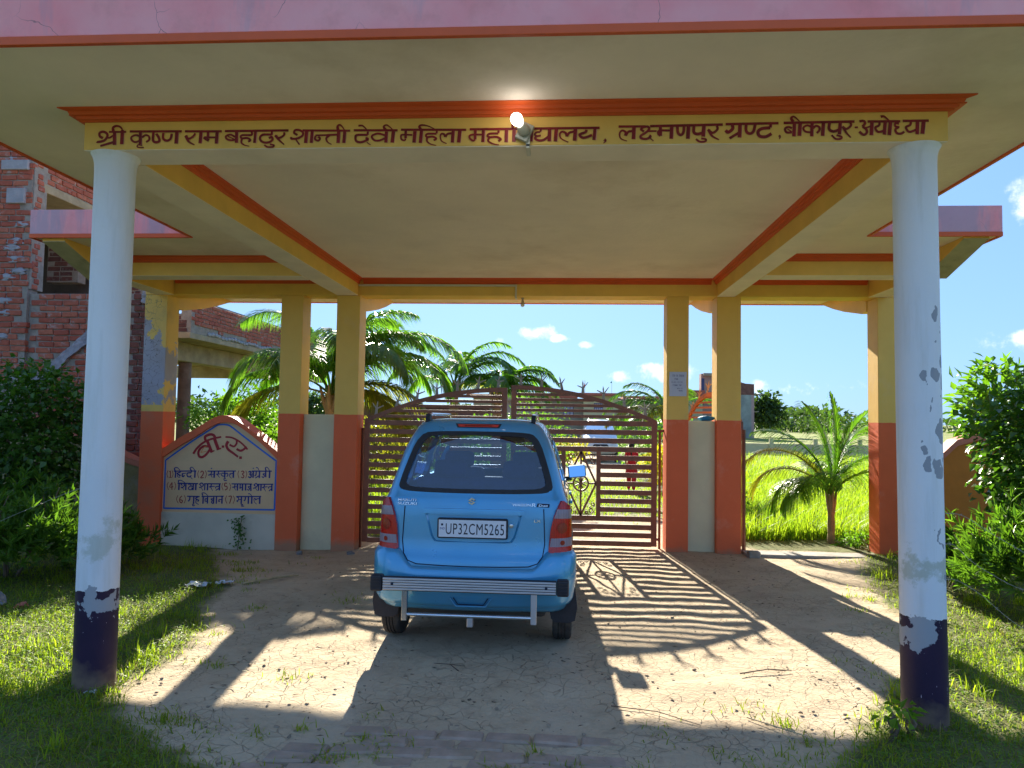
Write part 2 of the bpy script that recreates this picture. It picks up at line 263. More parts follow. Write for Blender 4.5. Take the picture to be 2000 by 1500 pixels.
SIGN_RED='''61,61;-5038,858 -5052,810 -5034,763|61,61;-5025,842 -5009,852|92,92;-5007,854 -5003,768|61,61;-5022,768 -4989,768|61,61;-4985,859 -4969,812 -4983,766|61,61;-4629,866 -4642,819 -4626,768|100,100;-4604,839 -4588,859 -4567,844 -4574,812 -4601,772 -4561,777|61,61;-4544,868 -4526,821 -4543,766|61,61;-4098,877 -4111,830 -4094,777|100,100;-4069,862 -4045,870 -4032,851 -4052,831 -4031,808 -4042,784 -4067,792|61,61;-4009,877 -3994,832 -4008,779|61,61;-5028,708 -5042,661 -5022,610|77,77;-4979,705 -5009,646 -4960,651|92,92;-4979,705 -4977,611|61,61;-4946,710 -4928,663 -4942,612|61,61;-4303,712 -4317,669 -4297,618|100,100;-4250,709 -4278,709 -4279,674 -4252,670 -4247,639 -4275,623|61,61;-4218,714 -4200,668 -4214,616|61,61;-4895,542 -4911,491 -4886,441|100,100;-4841,536 -4865,508 -4867,469 -4846,446 -4831,473 -4860,488|61,61;-4809,544 -4791,494 -4807,443|61,61;-4248,553 -4264,506 -4242,452|100,100;-4224,542 -4187,543 -4208,453|61,61;-4163,555 -4144,509 -4161,454'''
SIGN_BLUE='''123,123;-4960,850 -4662,858|154,154;-4935,848 -4938,765|154,61;-4944,856 -4953,887 -4916,896 -4878,861|123,123;-4878,849 -4877,837 -4914,825 -4905,813 -4872,798 -4888,786|115,46;-4901,813 -4908,782 -4871,767|92,92;-4852,822 -4799,827|138,138;-4844,818 -4847,791 -4830,783 -4819,803|107,107;-4727,852 -4726,837|130,130;-4726,834 -4779,828 -4778,792 -4749,781 -4725,801|69,69;-4741,785 -4711,754|169,169;-4678,853 -4679,771|138,61;-4727,860 -4745,891 -4716,904 -4678,861|123,123;-4511,859 -4138,868|123,123;-4458,854 -4469,822 -4501,806|107,54;-4469,822 -4447,776|92,92;-4469,818 -4424,823|169,169;-4421,859 -4423,776|138,138;-4461,901 -4461,888|123,123;-4365,856 -4376,824 -4396,824|107,54;-4384,824 -4350,778|92,92;-4376,824 -4335,829|154,154;-4284,861 -4283,779|107,107;-4291,834 -4319,837 -4322,806 -4289,799|107,107;-4278,826 -4254,838 -4241,815 -4257,795|92,92;-4268,772 -4292,767 -4283,744 -4251,749|107,107;-4222,831 -4177,836|115,46;-4205,832 -4221,804 -4191,773|169,169;-4170,864 -4171,781|138,138;-3972,856 -3952,868 -3939,853 -3955,833 -3934,810 -3949,788 -3974,801|84,84;-3939,829 -3915,838|154,154;-3909,869 -3911,787|123,123;-3932,871 -3668,876|138,138;-3909,914 -3909,902|130,130;-3871,866 -3874,827 -3890,811|107,107;-3881,784 -3829,816|154,154;-3827,871 -3828,785|107,61;-3877,917 -3853,913 -3831,878|154,154;-3747,872 -3744,798|107,107;-3750,839 -3782,838 -3762,815 -3776,793 -3796,807|169,169;-3694,873 -3696,788|138,61;-3743,880 -3752,915 -3728,923 -3695,881|123,123;-4905,697 -4631,697|169,169;-4883,696 -4885,609|138,61;-4889,707 -4894,731 -4853,732 -4803,701|115,115;-4838,669 -4859,688 -4827,697 -4810,670 -4841,642 -4858,649|61,61;-4837,642 -4815,607|154,154;-4794,694 -4793,610|107,107;-4763,681 -4741,689 -4722,676 -4744,656 -4761,634 -4738,616 -4706,624 -4720,643|84,84;-4728,660 -4695,661|154,154;-4696,696 -4696,612|169,169;-4660,697 -4661,613|123,123;-4589,671 -4611,690 -4583,706 -4561,679 -4589,655 -4617,647|61,61;-4589,647 -4563,609|123,123;-4554,697 -4331,701|138,138;-4542,697 -4543,613|169,169;-4505,698 -4506,614|123,123;-4456,693 -4463,666 -4487,657|107,54;-4467,662 -4437,611|92,92;-4463,662 -4411,668|154,154;-4347,700 -4348,617|107,107;-4350,668 -4394,663 -4397,640|107,107;-4396,616 -4349,645|123,123;-4189,704 -3918,707|123,123;-4144,700 -4151,669 -4179,660|107,54;-4155,665 -4133,622|92,92;-4151,665 -4115,669|154,154;-4112,705 -4111,620|130,130;-4076,705 -4076,643|92,92;-4086,658 -4046,661|154,154;-4046,706 -4044,620|154,154;-4003,707 -4003,623|154,154;-3939,708 -3932,619|100,100;-3937,673 -3972,672 -3952,650 -3964,628 -3984,640|123,123;-3873,679 -3894,698 -3866,714 -3849,691 -3873,663 -3904,654|61,61;-3872,655 -3847,621|123,123;-3846,706 -3643,711|138,138;-3834,707 -3834,625|154,154;-3802,707 -3803,624|123,123;-3757,701 -3764,673 -3788,665|107,54;-3768,669 -3738,619|92,92;-3764,672 -3716,678|154,154;-3661,710 -3660,625|107,107;-3664,679 -3700,675 -3703,655|107,107;-3698,624 -3661,652|123,123;-4772,533 -4605,533|138,138;-4735,530 -4737,491 -4757,471|154,154;-4682,532 -4683,442|92,92;-4674,434 -4695,433 -4690,414 -4665,418|115,115;-4621,529 -4657,513 -4644,497 -4615,486 -4631,470|115,54;-4648,493 -4651,454 -4613,431|123,123;-4580,534 -4288,544|154,154;-4558,534 -4559,443|138,61;-4564,546 -4574,577 -4537,578 -4495,544|107,107;-4506,508 -4530,504 -4529,476 -4505,477|138,138;-4499,536 -4500,446|107,107;-4417,506 -4453,506 -4435,485 -4447,466 -4427,446|138,138;-4418,538 -4419,446|138,138;-4381,538 -4382,447|92,92;-4352,500 -4311,503|107,107;-4348,500 -4351,477 -4335,481|154,154;-4309,540 -4309,450|123,123;-4123,544 -3796,552|107,107;-4116,534 -4093,532 -4094,498 -4113,489 -4098,477|92,92;-4094,505 -4057,509|154,154;-4054,546 -4055,455|100,100;-4059,448 -4034,445 -4050,425 -4014,426|130,130;-4002,543 -4004,508 -4020,492|154,154;-3961,548 -3962,455|169,169;-3917,549 -3918,456|107,61;-3967,583 -3942,580 -3917,553|115,54;-3867,503 -3872,523 -3888,519 -3883,484 -3853,453|100,100;-3867,503 -3852,519 -3824,524|169,169;-3813,551 -3813,458'''
SIGN_BORDER='''215,215;-5076,995 -5076,370|215,215;-5080,373 -3615,387|215,215;-3618,385 -3614,1012|215,215;-3610,1004 -3787,1126 -4035,1301 -4218,1432 -4276,1456 -4350,1460 -4406,1449 -4462,1412 -4685,1270 -4924,1100 -5072,991'''

# ------------------------------------------------------------------ gateway canopy
GW = thing('gateway', 'yellow and coral entrance gateway with flat roof, two white round columns and painted name band', 'gateway', (0, 8.9, 0))
def fascia_mat():
    m, t, p, o = newmat('pink fascia paint'); v = coords(t, rnd=False)
    sx = N(t, 'ShaderNodeSeparateXYZ'); t.links.new(v, sx.inputs[0])
    col = mixc(t, ramp(t, tnoise(t, v, 1.4, 5, .6), .35, .68), (.98, .31, .32), (.98, .45, .45))
    col = mixc(t, fmath(t, 'MULTIPLY', ramp(t, tnoise(t, v, 5, 6, .7), .5, .75), .3), col, (.55, .20, .16))
    sc_ = vmath(t, 'MULTIPLY', v, (1.5, 1.5, .30)); st = tnoise(t, sc_, 2.0, 5, .6)
    # weather-bleached streaks where rain water runs over the roof edge
    xs = fmath(t, 'ABSOLUTE', fmath(t, 'ADD', sx.outputs[0], .45)); edge = ramp(t, xs, 1.9, 2.9)
    stf = fmath(t, 'MULTIPLY', ramp(t, fmath(t, 'ADD', st, fmath(t, 'MULTIPLY', edge, .16)), .60, .72), .6)
    col = mixc(t, stf, col, (.36, .34, .42))
    cr = N(t, 'ShaderNodeTexVoronoi'); cr.feature = 'DISTANCE_TO_EDGE'; cr.inputs['Scale'].default_value = 2.2
    t.links.new(vmath(t, 'ADD', v, vmath(t, 'MULTIPLY', N_color(t, v, 6), (.12, .12, .12))), cr.inputs['Vector'])
    crk = ramp(t, cr.outputs['Distance'], .004, .0)
    crk = fmath(t, 'MULTIPLY', crk, ramp(t, tnoise(t, v, 1.9, 2), .5, .6)); col = mixc(t, crk, col, (.22, .14, .14))
    t.links.new(col, p.inputs['Base Color']); p.inputs['Roughness'].default_value = .75
    bump(t, tnoise(t, v, 35, 5), p, .35, .004); return m
def N_color(t, v, s):
    n = N(t, 'ShaderNodeTexNoise'); n.inputs['Scale'].default_value = s; n.inputs['Detail'].default_value = 3; t.links.new(v, n.inputs['Vector']); return n.outputs['Color']
m_pink = fascia_mat()
ZS, ZB, ZT = 3.345, 3.13, 3.62
XL, XR, YF = -3.66, 2.82, 3.18      # main slab
WL, WR, YW = -5.33, 4.0, 6.8; YR = 10.8
pts = [(XL,YF),(XR,YF),(XR,YW),(WR,YW),(WR,YR),(WL,YR),(WL,YW),(XL,YW)]
def stain_ceiling():
    m = m_ceil; return m
s = MB(); s.prism([(a, b) for a, b in pts], 'z', ZS, ZT-.04); s.build('roof_slab', m_ceil, GW)
# fascia: a skin 14 mm proud of the slab edge all round
def strip(path, z0, z1, out, th=.014):
    mb = MB(); k = len(path)
    for i in range(k):
        a = Vector(path[i]); b = Vector(path[(i+1) % k]); d = (b-a).normalized(); n = Vector((d.y, -d.x))
        o0 = a + n*out - d*(out-.001); o1 = b + n*out + d*(out-.001)
        mb.prism([tuple(o0), tuple(o1), tuple(b+n*.0005+d*.0), tuple(a+n*.0005)], 'z', z0, z1)
    return mb
f = MB()
def fasc(mb, x0, y0, x1, y1, nx, ny, z0, z1, th):
    # box along segment, outward (nx,ny)
    xs = sorted([x0, x1, x0+nx*th, x1+nx*th]); ys = sorted([y0, y1, y0+ny*th, y1+ny*th])
    mb.box(xs[0], xs[-1], ys[0], ys[-1], z0, z1)
segs = [(XL-.02,YF,XR+.02,YF,0,-1),(XR,YF+.001,XR,YW-.021,1,0),(XR+.0,YW,WR+.02,YW,0,-1),(WR,YW+.001,WR,YR,1,0),(WL-.02,YR,WR+.02,YR,0,1),(WL,YW+.001,WL,YR,-1,0),(WL-.02,YW,XL,YW,0,-1),(XL,YF+.001,XL,YW-.021,-1,0)]
for i, sg in enumerate(segs):
    q = MB(); fasc(q, *sg, ZS+.03, ZT, .02); q.build('fascia', m_pink, GW, bevel=.004)
    q = MB(); fasc(q, *sg, ZS-.012, ZS+.0295, .026); q.build('drip_band', m_org, GW, bevel=.003)
# beams
def beam(x0, x1, y0, y1, z0=ZB, z1=ZS, mat=None, name='beam'):
    return MB().box(x0, x1, y0, y1, z0, z1-.0005).build(name, mat or m_yel, GW, bevel=.006)
beam(-2.81, 2.07, 3.95, 4.20)                       # front beam (carries the name)
beam(-2.86, -2.585, 4.202, 8.898); beam(1.895, 2.115, 4.202, 8.898)
beam(-5.25, -2.862, 7.66, 7.90); beam(2.117, 3.93, 7.58, 7.82)
beam(-5.25, -5.01, 7.902, 8.898); beam(3.70, 3.93, 7.822, 8.898)
beam(-5.40, 4.05, 8.90, 9.20)
# soffit plaster skins: beam bottoms are bare grey-cream
def skin(x0, x1, y0, y1): MB().box(x0+.004, x1-.004, y0+.004, y1-.004, ZB-.003, ZB+.004).build('beam_soffit', m_beam, GW)
for a in [(-2.81,2.07,3.95,4.20),(-2.86,-2.585,4.202,8.898),(1.895,2.115,4.202,8.898),(-5.25,-2.862,7.66,7.90),(2.117,3.93,7.58,7.82),(-5.25,-5.01,7.902,8.898),(3.70,3.93,7.822,8.898)]: skin(*a)
# cornices: stepped profile, w = projection
def cornice(axis, a, b, base, sgn, z0=3.275, z1=ZS, w=.085, ends=(0, 0)):
    prof = [(0,0),(.10,0),(.16,.12),(.30,.16),(.34,.46),(.55,.50),(.62,.80),(.92,.86),(1,.9),(1,1),(0,1)]
    mb = MB(); k = len(prof); v = []
    for side, t0 in ((0, a), (1, b)):
        for u, h in prof:
            off = base + sgn*u*w; z = z0 + h*(z1-z0-.0006)
            t = t0 + (ends[side]*u*w)
            v.append((t, off, z) if axis == 'x' else (off, t, z))
    mb.v = v; mb.f = [tuple(range(k)), tuple(range(k, 2*k))[::-1]] + [(i, (i+1) % k, k+(i+1) % k, k+i) for i in range(k)]
    return mb.build('cornice', m_org, GW)
cornice('x', -2.81, 2.07, 3.949, -1, 3.292, ZS, .10, (-1, 1))
cornice('y', 3.952, 4.20, -2.811, -1, 3.292, ZS, .10, (0, 0)); cornice('y', 3.952, 4.20, 2.071, 1, 3.292, ZS, .10)
cornice('y', 4.205, 8.895, -2.584, 1, w=.06); cornice('y', 4.205, 8.895, 1.894, -1, w=.06)
cornice('x', -2.52, 1.83, 8.899, -1, w=.06)
cornice('x', -5.0, -2.87, 7.659, -1, w=.06); cornice('x', 2.12, 3.69, 7.579, -1, w=.06)
cornice('x', -5.0, -2.87, 8.899, -1, w=.05); cornice('x', 2.12, 3.69, 8.899, -1, w=.05)
# tapered cantilever brackets (front ends of the side wings, rear overhang)
def bracket(x0, x1, ya, yb, za, zb, mat):
    MB().prism([(ya, za), (yb, zb), (yb, ZS-.001), (ya, ZS-.001)], 'x', x0, x1).build('bracket', mat, GW, bevel=.005)
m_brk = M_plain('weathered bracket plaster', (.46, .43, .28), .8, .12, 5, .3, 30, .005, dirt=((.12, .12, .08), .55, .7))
bracket(-5.25, -5.01, 7.655, 6.83, 3.03, 3.31, m_yel); bracket(3.70, 3.93, 7.575, 6.83, 3.10, 3.325, m_yel)
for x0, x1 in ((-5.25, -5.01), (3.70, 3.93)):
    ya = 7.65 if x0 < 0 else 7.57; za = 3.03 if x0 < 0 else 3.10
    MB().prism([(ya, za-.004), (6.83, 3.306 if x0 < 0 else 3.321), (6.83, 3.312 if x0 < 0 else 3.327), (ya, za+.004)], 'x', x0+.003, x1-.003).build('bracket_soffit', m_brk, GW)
for x0, x1 in ((-5.40, -5.12), (-2.86, -2.57), (1.90, 2.17), (3.80, 4.0)):
    MB().prism([(9.202, 3.0), (9.35, 2.99), (9.9, 3.10), (10.3, 3.2), (10.75, 3.335), (10.75, ZS-.001), (9.202, ZS-.001)], 'x', x0, x1).build('bracket', m_yel, GW, bevel=.005)
# pillars
for x0, x1 in ((-5.40, -5.10), (-3.585, -3.30), (-2.86, -2.56), (1.295, 1.56), (1.90, 2.19), (3.81, 4.05)):
    gz = -.16 if x0 < 0 else -.05
    MB().box(x0, x1, 8.902, 9.198, gz, ZB-.001).build('pillar', m_pillar if x0 > -5 else None, GW, bevel=.006)
def patchy_pillar():
    m, t, p, o = newmat('cracked pillar paint'); v = coords(t, rnd=False)
    sx = N(t, 'ShaderNodeSeparateXYZ'); t.links.new(v, sx.inputs[0]); z = sx.outputs[2]
    col = mixc(t, fmath(t, 'GREATER_THAN', z, 1.615), CORAL, YEL)
    x = sx.outputs[0]
    n1 = tnoise(t, v, 6, 6, .65)
    lim = fmath(t, 'ADD', fmath(t, 'MULTIPLY', fmath(t, 'ABSOLUTE', fmath(t, 'SUBTRACT', z, 2.15)), .55), fmath(t, 'MULTIPLY', fmath(t, 'ADD', x, 5.4), .75))
    mask = ramp(t, fmath(t, 'SUBTRACT', n1, lim), .10, .13)
    mask = fmath(t, 'MULTIPLY', mask, fmath(t, 'GREATER_THAN', z, 1.70))
    col = mixc(t, mask, col, (.40, .38, .44))
    cr = N(t, 'ShaderNodeTexVoronoi'); cr.feature = 'DISTANCE_TO_EDGE'; cr.inputs['Scale'].default_value = 9
    t.links.new(vmath(t, 'ADD', v, vmath(t, 'MULTIPLY', N_color(t, v, 7), (.32, .32, .32))), cr.inputs['Vector'])
    ck = fmath(t, 'MULTIPLY', ramp(t, cr.outputs['Distance'], .022, .004), fmath(t, 'MULTIPLY', fmath(t, 'GREATER_THAN', z, 1.75), ramp(t, x, -5.12, -5.2)))
    col = mixc(t, ck, col, (.13, .11, .10))
    col = mixc(t, fmath(t, 'MULTIPLY', ramp(t, tnoise(t, v, 3, 6), .45, .7), .3), col, (.35, .26, .16))
    t.links.new(col, p.inputs['Base Color']); p.inputs['Roughness'].default_value = .7
    bump(t, fmath(t, 'SUBTRACT', tnoise(t, v, 30, 4), ck), p, .5, .005); return m
mp = patchy_pillar()
for o in GW.children:
    if o.name.startswith('pillar') and not o.data.materials: o.data.materials.append(mp)
# infill walls between paired pillars, low cream panels
MB().box(-3.299, -2.861, 9.03, 9.15, -.15, 1.61).build('infill_wall', m_cream, GW, bevel=.006)
MB().box(1.561, 1.899, 9.0, 9.14, -.05, 1.60).build('infill_wall', m_cream, GW, bevel=.006)
# sign wall with arched coral rim
top = [(-5.099, 1.133), (-4.913, 1.261), (-4.713, 1.376), (-4.547, 1.477), (-4.408, 1.558), (-4.301, 1.579), (-4.172, 1.548), (-4.006, 1.44), (-3.8, 1.294), (-3.586, 1.129)]
inn = [(-5.099, 1.028), (-4.875, 1.177), (-4.643, 1.318), (-4.478, 1.426), (-4.378, 1.473), (-4.277, 1.488), (-4.155, 1.47), (-4.004, 1.381), (-3.798, 1.229), (-3.586, 1.032)]
def smooth2(p, n=4):
    out = []
    for i in range(len(p)-1):
        p0, p1, p2, p3 = [Vector(p[max(0, min(len(p)-1, j))]) for j in (i-1, i, i+1, i+2)]
        for k in range(n):
            t = k/n; out.append(tuple(.5*((2*p1)+(p2-p0)*t+(2*p0-5*p1+4*p2-p3)*t*t+(3*p1-p0-3*p2+p3)*t**3)))
    out.append(tuple(p[-1])); return out
ts, ins = smooth2(top), smooth2(inn)
m_signw = M_plain('sign wall peach paint', (.82, .54, .30), .7, .05, 2.2, .2, 40, .003, dirt=((.45, .33, .18), .55, .4))
m_dado = M_plain('whitewashed dado', (.68, .60, .48), .75, .06, 3, .3, 30, .004, dirt=((.24, .21, .14), .55, .55))
body = [(-5.099, .33)] + [(a, b+.03) for a, b in ins] + [(-3.586, .33)]
SW = MB().prism(body[::-1], 'y', 8.96, 9.10).build('sign_wall', m_signw, GW)
MB().box(-5.099, -3.586, 8.94, 9.10, -.16, .329).build('dado', m_dado, GW, bevel=.005)
rim = MB(); n = len(ts); m_ = len(ins)
# resample both curves to equal counts and loft the rim
def resamp(p, k):
    p = [Vector(q) for q in p]; L = [0]
    for i in range(1, len(p)): L.append(L[-1]+(p[i]-p[i-1]).length)
    out = []; j = 0
    for i in range(k):
        d = L[-1]*i/(k-1)
        while j < len(p)-2 and L[j+1] < d: j += 1
        out.append(p[j].lerp(p[j+1], (d-L[j])/(L[j+1]-L[j])))
    return out
A_, B_ = resamp(ts, 30), resamp(ins, 30)
for i in range(30): rim.v += [(A_[i].x, 8.91, A_[i].y), (B_[i].x, 8.91, B_[i].y), (B_[i].x, 9.19, B_[i].y), (A_[i].x, 9.19, A_[i].y)]
for i in range(29):
    a = i*4; b = a+4
    for k in range(4): rim.f.append((a+k, b+k, b+(k+1) % 4, a+(k+1) % 4))
rim.f += [(0,1,2,3), (116,119,118,117)]
rim.build('arched_rim', m_coral, GW, smooth=40)
# painted lettering: each brush stroke is a thin ribbon of paint
def parse_strokes(s):
    out = []
    for q in s.split('|'):
        w, p = q.split(';'); w = [float(a)*1e-4 for a in w.split(',')]
        out.append((w, [tuple(float(c)*1e-3 for c in a.split(',')) for a in p.split(' ')]))
    return out
def brush(strokes, y, mb=None, k0=0, x0=0, z0=0, sc=1, step=.00022, wk=1.0):
    mb = mb or MB()
    for si, (w, p) in enumerate(strokes):
        pts = smooth2(p, 5) if len(p) > 2 else [tuple(Vector(p[0]).lerp(Vector(p[1]), i/3)) for i in range(4)]
        d = step*((si+k0) % 9); n = len(pts); base = len(mb.v)
        for i, q in enumerate(pts):
            a = Vector(pts[max(0, i-1)]); b = Vector(pts[min(n-1, i+1)]); t = (b-a).normalized() if (b-a).length > 1e-9 else Vector((1, 0))
            ww = (w[0]+(w[1]-w[0])*i/(n-1))*.5*wk; nr = Vector((-t.y, t.x))
            for sgn in (1, -1):
                c = Vector(q) + nr*ww*sgn
                mb.v.append((x0+c.x*sc, y-d, z0+c.y*sc))
        for i in range(n-1): mb.f.append((base+2*i, base+2*i+1, base+2*i+3, base+2*i+2))
    return mb
BAN = parse_strokes(BANNER_STROKES)
brush(BAN, 3.9475, wk=1.1).build('name_lettering', m_letter, GW)
m_hl = M_plain('pink highlight paint', (.72, .33, .24), .5, .05, 20, 0)
brush([([w[0]*.28, w[1]*.28], [(x+w[0]*.52+.0008, z-.0012) for x, z in p]) for w, p in BAN if abs(p[0][0]-p[-1][0]) < .03 and len(p) == 2], 3.9488).build('lettering_highlight', m_hl, GW)['kind'] = 'stuff'
m_blu = M_plain('blue border paint', (.03, .16, .62), .5, .06, 12, 0); m_navy = M_plain('navy sign paint', (.012, .022, .22), .45, .05, 20, 0)
m_red = M_plain('crimson sign paint', (.42, .015, .025), .45, .12, 30, 0); m_orange = M_plain('orange sign paint', (.80, .20, .03), .5, .05, 20, 0)
SG = 8.9585
brush(parse_strokes(SIGN_BORDER), SG).build('sign_border', m_blu, GW)
brush(parse_strokes(SIGN_BIG), SG, wk=1.12).build('sign_title', m_red, GW)
brush(parse_strokes(SIGN_ORANGE), SG-.0022).build('title_flourish', m_orange, GW)
RD = parse_strokes(SIGN_RED); k = 0
for cnt in (5, 3, 3, 4, 3, 3, 3): brush(RD[k:k+cnt], SG, wk=1.25).build('sign_number', m_red, GW); k += cnt
brush(parse_strokes(SIGN_BLUE), SG, wk=1.18).build('sign_subjects', m_navy, GW)
# round columns
def column_mat(name, seed, side):
    m, t, p, o = newmat(name); v = coords(t, rnd=False)
    sx = N(t, 'ShaderNodeSeparateXYZ'); t.links.new(v, sx.inputs[0]); z = sx.outputs[2]; x = sx.outputs[0]
    vo = vmath(t, 'ADD', v, (seed, seed*2, 0))
    wob = fmath(t, 'MULTIPLY', fmath(t, 'SUBTRACT', tnoise(t, vo, 12, 5, .6), .5), .05)
    white = mixc(t, ramp(t, tnoise(t, vo, 2, 5), .3, .75), (.76, .77, .80), (.84, .84, .85))
    stk = tnoise(t, vmath(t, 'MULTIPLY', vo, (1, 1, .10)), 16, 5, .65); white = mixc(t, fmath(t, 'MULTIPLY', ramp(t, stk, .5, .72), .35), white, (.56, .55, .50))
    # algae/bare plaster blotch in the lower third
    bl = fmath(t, 'SUBTRACT', tnoise(t, vo, 7, 6, .7), fmath(t, 'MULTIPLY', fmath(t, 'ABSOLUTE', fmath(t, 'SUBTRACT', z, .86)), 1.3))
    white = mixc(t, fmath(t, 'MULTIPLY', ramp(t, bl, .40, .50), .65 if side else .5), white, (.40, .42, .30))
    # chips: grey cement showing through in blobs, mostly below eye height
    vor = N(t, 'ShaderNodeTexVoronoi'); vor.inputs['Scale'].default_value = 15; t.links.new(vmath(t, 'ADD', vmath(t, 'MULTIPLY', vo, (1, 1, .6)), vmath(t, 'MULTIPLY', N_color(t, vo, 11), (.1, .1, .1))), vor.inputs['Vector'])
    rs = N(t, 'ShaderNodeSeparateColor'); t.links.new(vor.outputs['Color'], rs.inputs[0])
    lim = fmath(t, 'MULTIPLY', fmath(t, 'SUBTRACT', rs.outputs[0], .40 if side else .88, clamp=True), 1.05)
    xm = ramp(t, x, -.12, .06) if side else 1.0
    chip = fmath(t, 'MULTIPLY', fmath(t, 'GREATER_THAN', fmath(t, 'MULTIPLY', lim, xm), vor.outputs['Distance']), fmath(t, 'LESS_THAN', z, 2.25))
    white = mixc(t, chip, white, (.33, .34, .37))
    dark = mixc(t, ramp(t, tnoise(t, vo, 3, 5), .35, .7), (.016, .008, .034), (.034, .014, .044))
    sp = tnoise(t, vmath(t, 'MULTIPLY', vo, (1, 1, .35)), 55, 3, .6); dark = mixc(t, ramp(t, sp, .72, .735), dark, (.50, .42, .50))
    dark = mixc(t, fmath(t, 'MULTIPLY', ramp(t, fmath(t, 'ADD', z, fmath(t, 'MULTIPLY', tnoise(t, vo, 8, 4), -.3)), .02, -.12), .8), dark, (.22, .15, .10))
    zz = fmath(t, 'ADD', z, wob); col = mixc(t, fmath(t, 'GREATER_THAN', zz, .575), dark, white)
    # big peeled patch straddling the paint line
    pk = fmath(t, 'ADD', tnoise(t, vo, 8, 5, .6), fmath(t, 'MULTIPLY', fmath(t, 'ABSOLUTE', fmath(t, 'SUBTRACT', z, .50)), -1.9))
    pk = fmath(t, 'SUBTRACT', pk, fmath(t, 'MULTIPLY', fmath(t, 'ABSOLUTE', fmath(t, 'ADD', x, .07 if side else -.02)), 1.2))
    pm = ramp(t, pk, .34, .355); col = mixc(t, pm, col, (.36, .37, .40))
    t.links.new(col, p.inputs['Base Color']); p.inputs['Roughness'].default_value = .55; p.inputs['Specular IOR Level'].default_value = .35
    bump(t, fmath(t, 'SUBTRACT', fmath(t, 'ADD', tnoise(t, vo, 40, 3), fmath(t, 'MULTIPLY', tnoise(t, vo, 7, 3), 1.5)), fmath(t, 'MULTIPLY', fmath(t, 'MAXIMUM', chip, pm), 2.5)), p, .3, .004)
    return m
for cx, cy, sd_, nm in ((-2.68, 4.06, 0, 'a'), (1.965, 4.06, 1, 'b')):
    prof = [(.114, -.15), (.1135, .2), (.111, 1.2), (.1105, 2.2), (.1105, 3.02), (.113, 3.07), (.120, 3.10), (.134, 3.127)]
    fine = []
    for i in range(len(prof)-1):
        for k in range(4): fine.append((prof[i][0]+(prof[i+1][0]-prof[i][0])*k/4, prof[i][1]+(prof[i+1][1]-prof[i][1])*k/4))
    fine.append(prof[-1])
    cm_ = MB().lathe(fine, seg=56)
    cm_.v = [(a*(1+.018*noise.noise(Vector((a*3+sd_*9, b*3, c*1.4)))+.008*noise.noise(Vector((a*9, b*9, c*5)))), b*(1+.018*noise.noise(Vector((a*3+sd_*9, b*3, c*1.4)))), c) for a, b, c in cm_.v]
    me = cm_.build('round_column', column_mat('column paint '+nm, 3.1 if sd_ else 7.7, sd_), GW, smooth=60, local=True)
    me.location = (cx, cy-8.9, 0)
    if sd_: me.rotation_euler = (0, R(-.45), 0)
# electrical bits
m_pvc = M_plain('ivory conduit plastic', (.62, .60, .52), .5, .04, 8, 0); m_cone = M_plain('grey socket plastic', (.42, .36, .30), .5, .05, 8, 0)
m_hold = M_plain('grey batten plate', (.42, .41, .33), .55, .06, 12, .1)
def glow(name, c, s):
    m = bpy.data.materials.new(name); m.use_nodes = True; t = m.node_tree; t.nodes.clear()
    e = N(t, 'ShaderNodeEmission'); e.inputs[0].default_value = c+(1,); e.inputs[1].default_value = s; o = N(t, 'ShaderNodeOutputMaterial'); t.links.new(e.outputs[0], o.inputs[0]); return m
LB = thing('wall_lamp', 'lit round white bulb in a grey holder on the painted name band', 'lamp', (-.22, 3.945, 3.197))
Mh = Matrix.Translation((-.22, 3.93, 3.197)) @ Matrix.Rotation(R(25), 4, 'Y')
MB().box(-.037, .037, -.014, .014, -.05, .05, Mh).build('base_plate', m_hold, LB, bevel=.004)
Mr = Matrix.Rotation(R(72), 4, 'X') @ Matrix.Identity(4)
ax = (Vector((-.262, 3.80, 3.222)) - Vector((-.222, 3.92, 3.199))).normalized()
q = ax.to_track_quat('Z', 'Y').to_matrix().to_4x4(); q.translation = Vector((-.222, 3.915, 3.199))
MB().lathe([(.034, 0), (.034, .02), (.027, .03), (.025, .06), (.02, .068)], M=q, seg=24).build('bulb_holder', m_hold, LB, smooth=40)
q2 = q.copy(); q2.translation = q.translation + ax*.066
MB().lathe([(.016, 0), (.022, .012), (.031, .035), (.033, .05), (.030, .066), (.021, .079), (.008, .085)], M=q2, seg=24).build('bulb', glow('lit bulb', (1, .97, .94), 2.3), LB, smooth=60)
CD = thing('cable_conduit', 'short ivory conduit hanging from the lit bulb holder over the beam edge', 'conduit', (-.205, 3.94, 3.13))
MB().box(-.213, -.190, 3.930, 3.9478, 3.128, 3.175).box(-.212, -.191, 3.930, 4.06, 3.108, 3.126).build('conduit_channel', m_pvc, CD, bevel=.002)
MB().box(-.211, -.192, 3.9295, 3.94, 3.118, 3.13).build('conduit_gap', M_plain('dark conduit mouth', (.03, .03, .03), .7, 0, 5, 0), CD)
CD2 = thing('cable_conduit', 'long thin ivory conduit along the rear beam of the gateway', 'conduit', (-1.5, 8.89, 3.25))
MB().box(-2.58, -.565, 8.872, 8.8985, 3.246, 3.268).box(-.588, -.566, 8.872, 8.8985, 3.105, 3.2455).box(-.588, -.566, 8.872, 9.0, 3.096, 3.113).build('conduit_channel', m_pvc, CD2, bevel=.002)
HB = thing('hanging_bulb', 'small white bulb in a grey cone holder hanging under the rear beam', 'bulb', (-.5, 9.04, 3.13))
MB().lathe([(.022, .0), (.018, -.012), (.012, -.02), (.014, -.04), (.027, -.075), (.024, -.08)][::-1], c=(-.5, 9.04, 3.127), seg=20).build('bulb_holder', m_cone, HB, smooth=50)
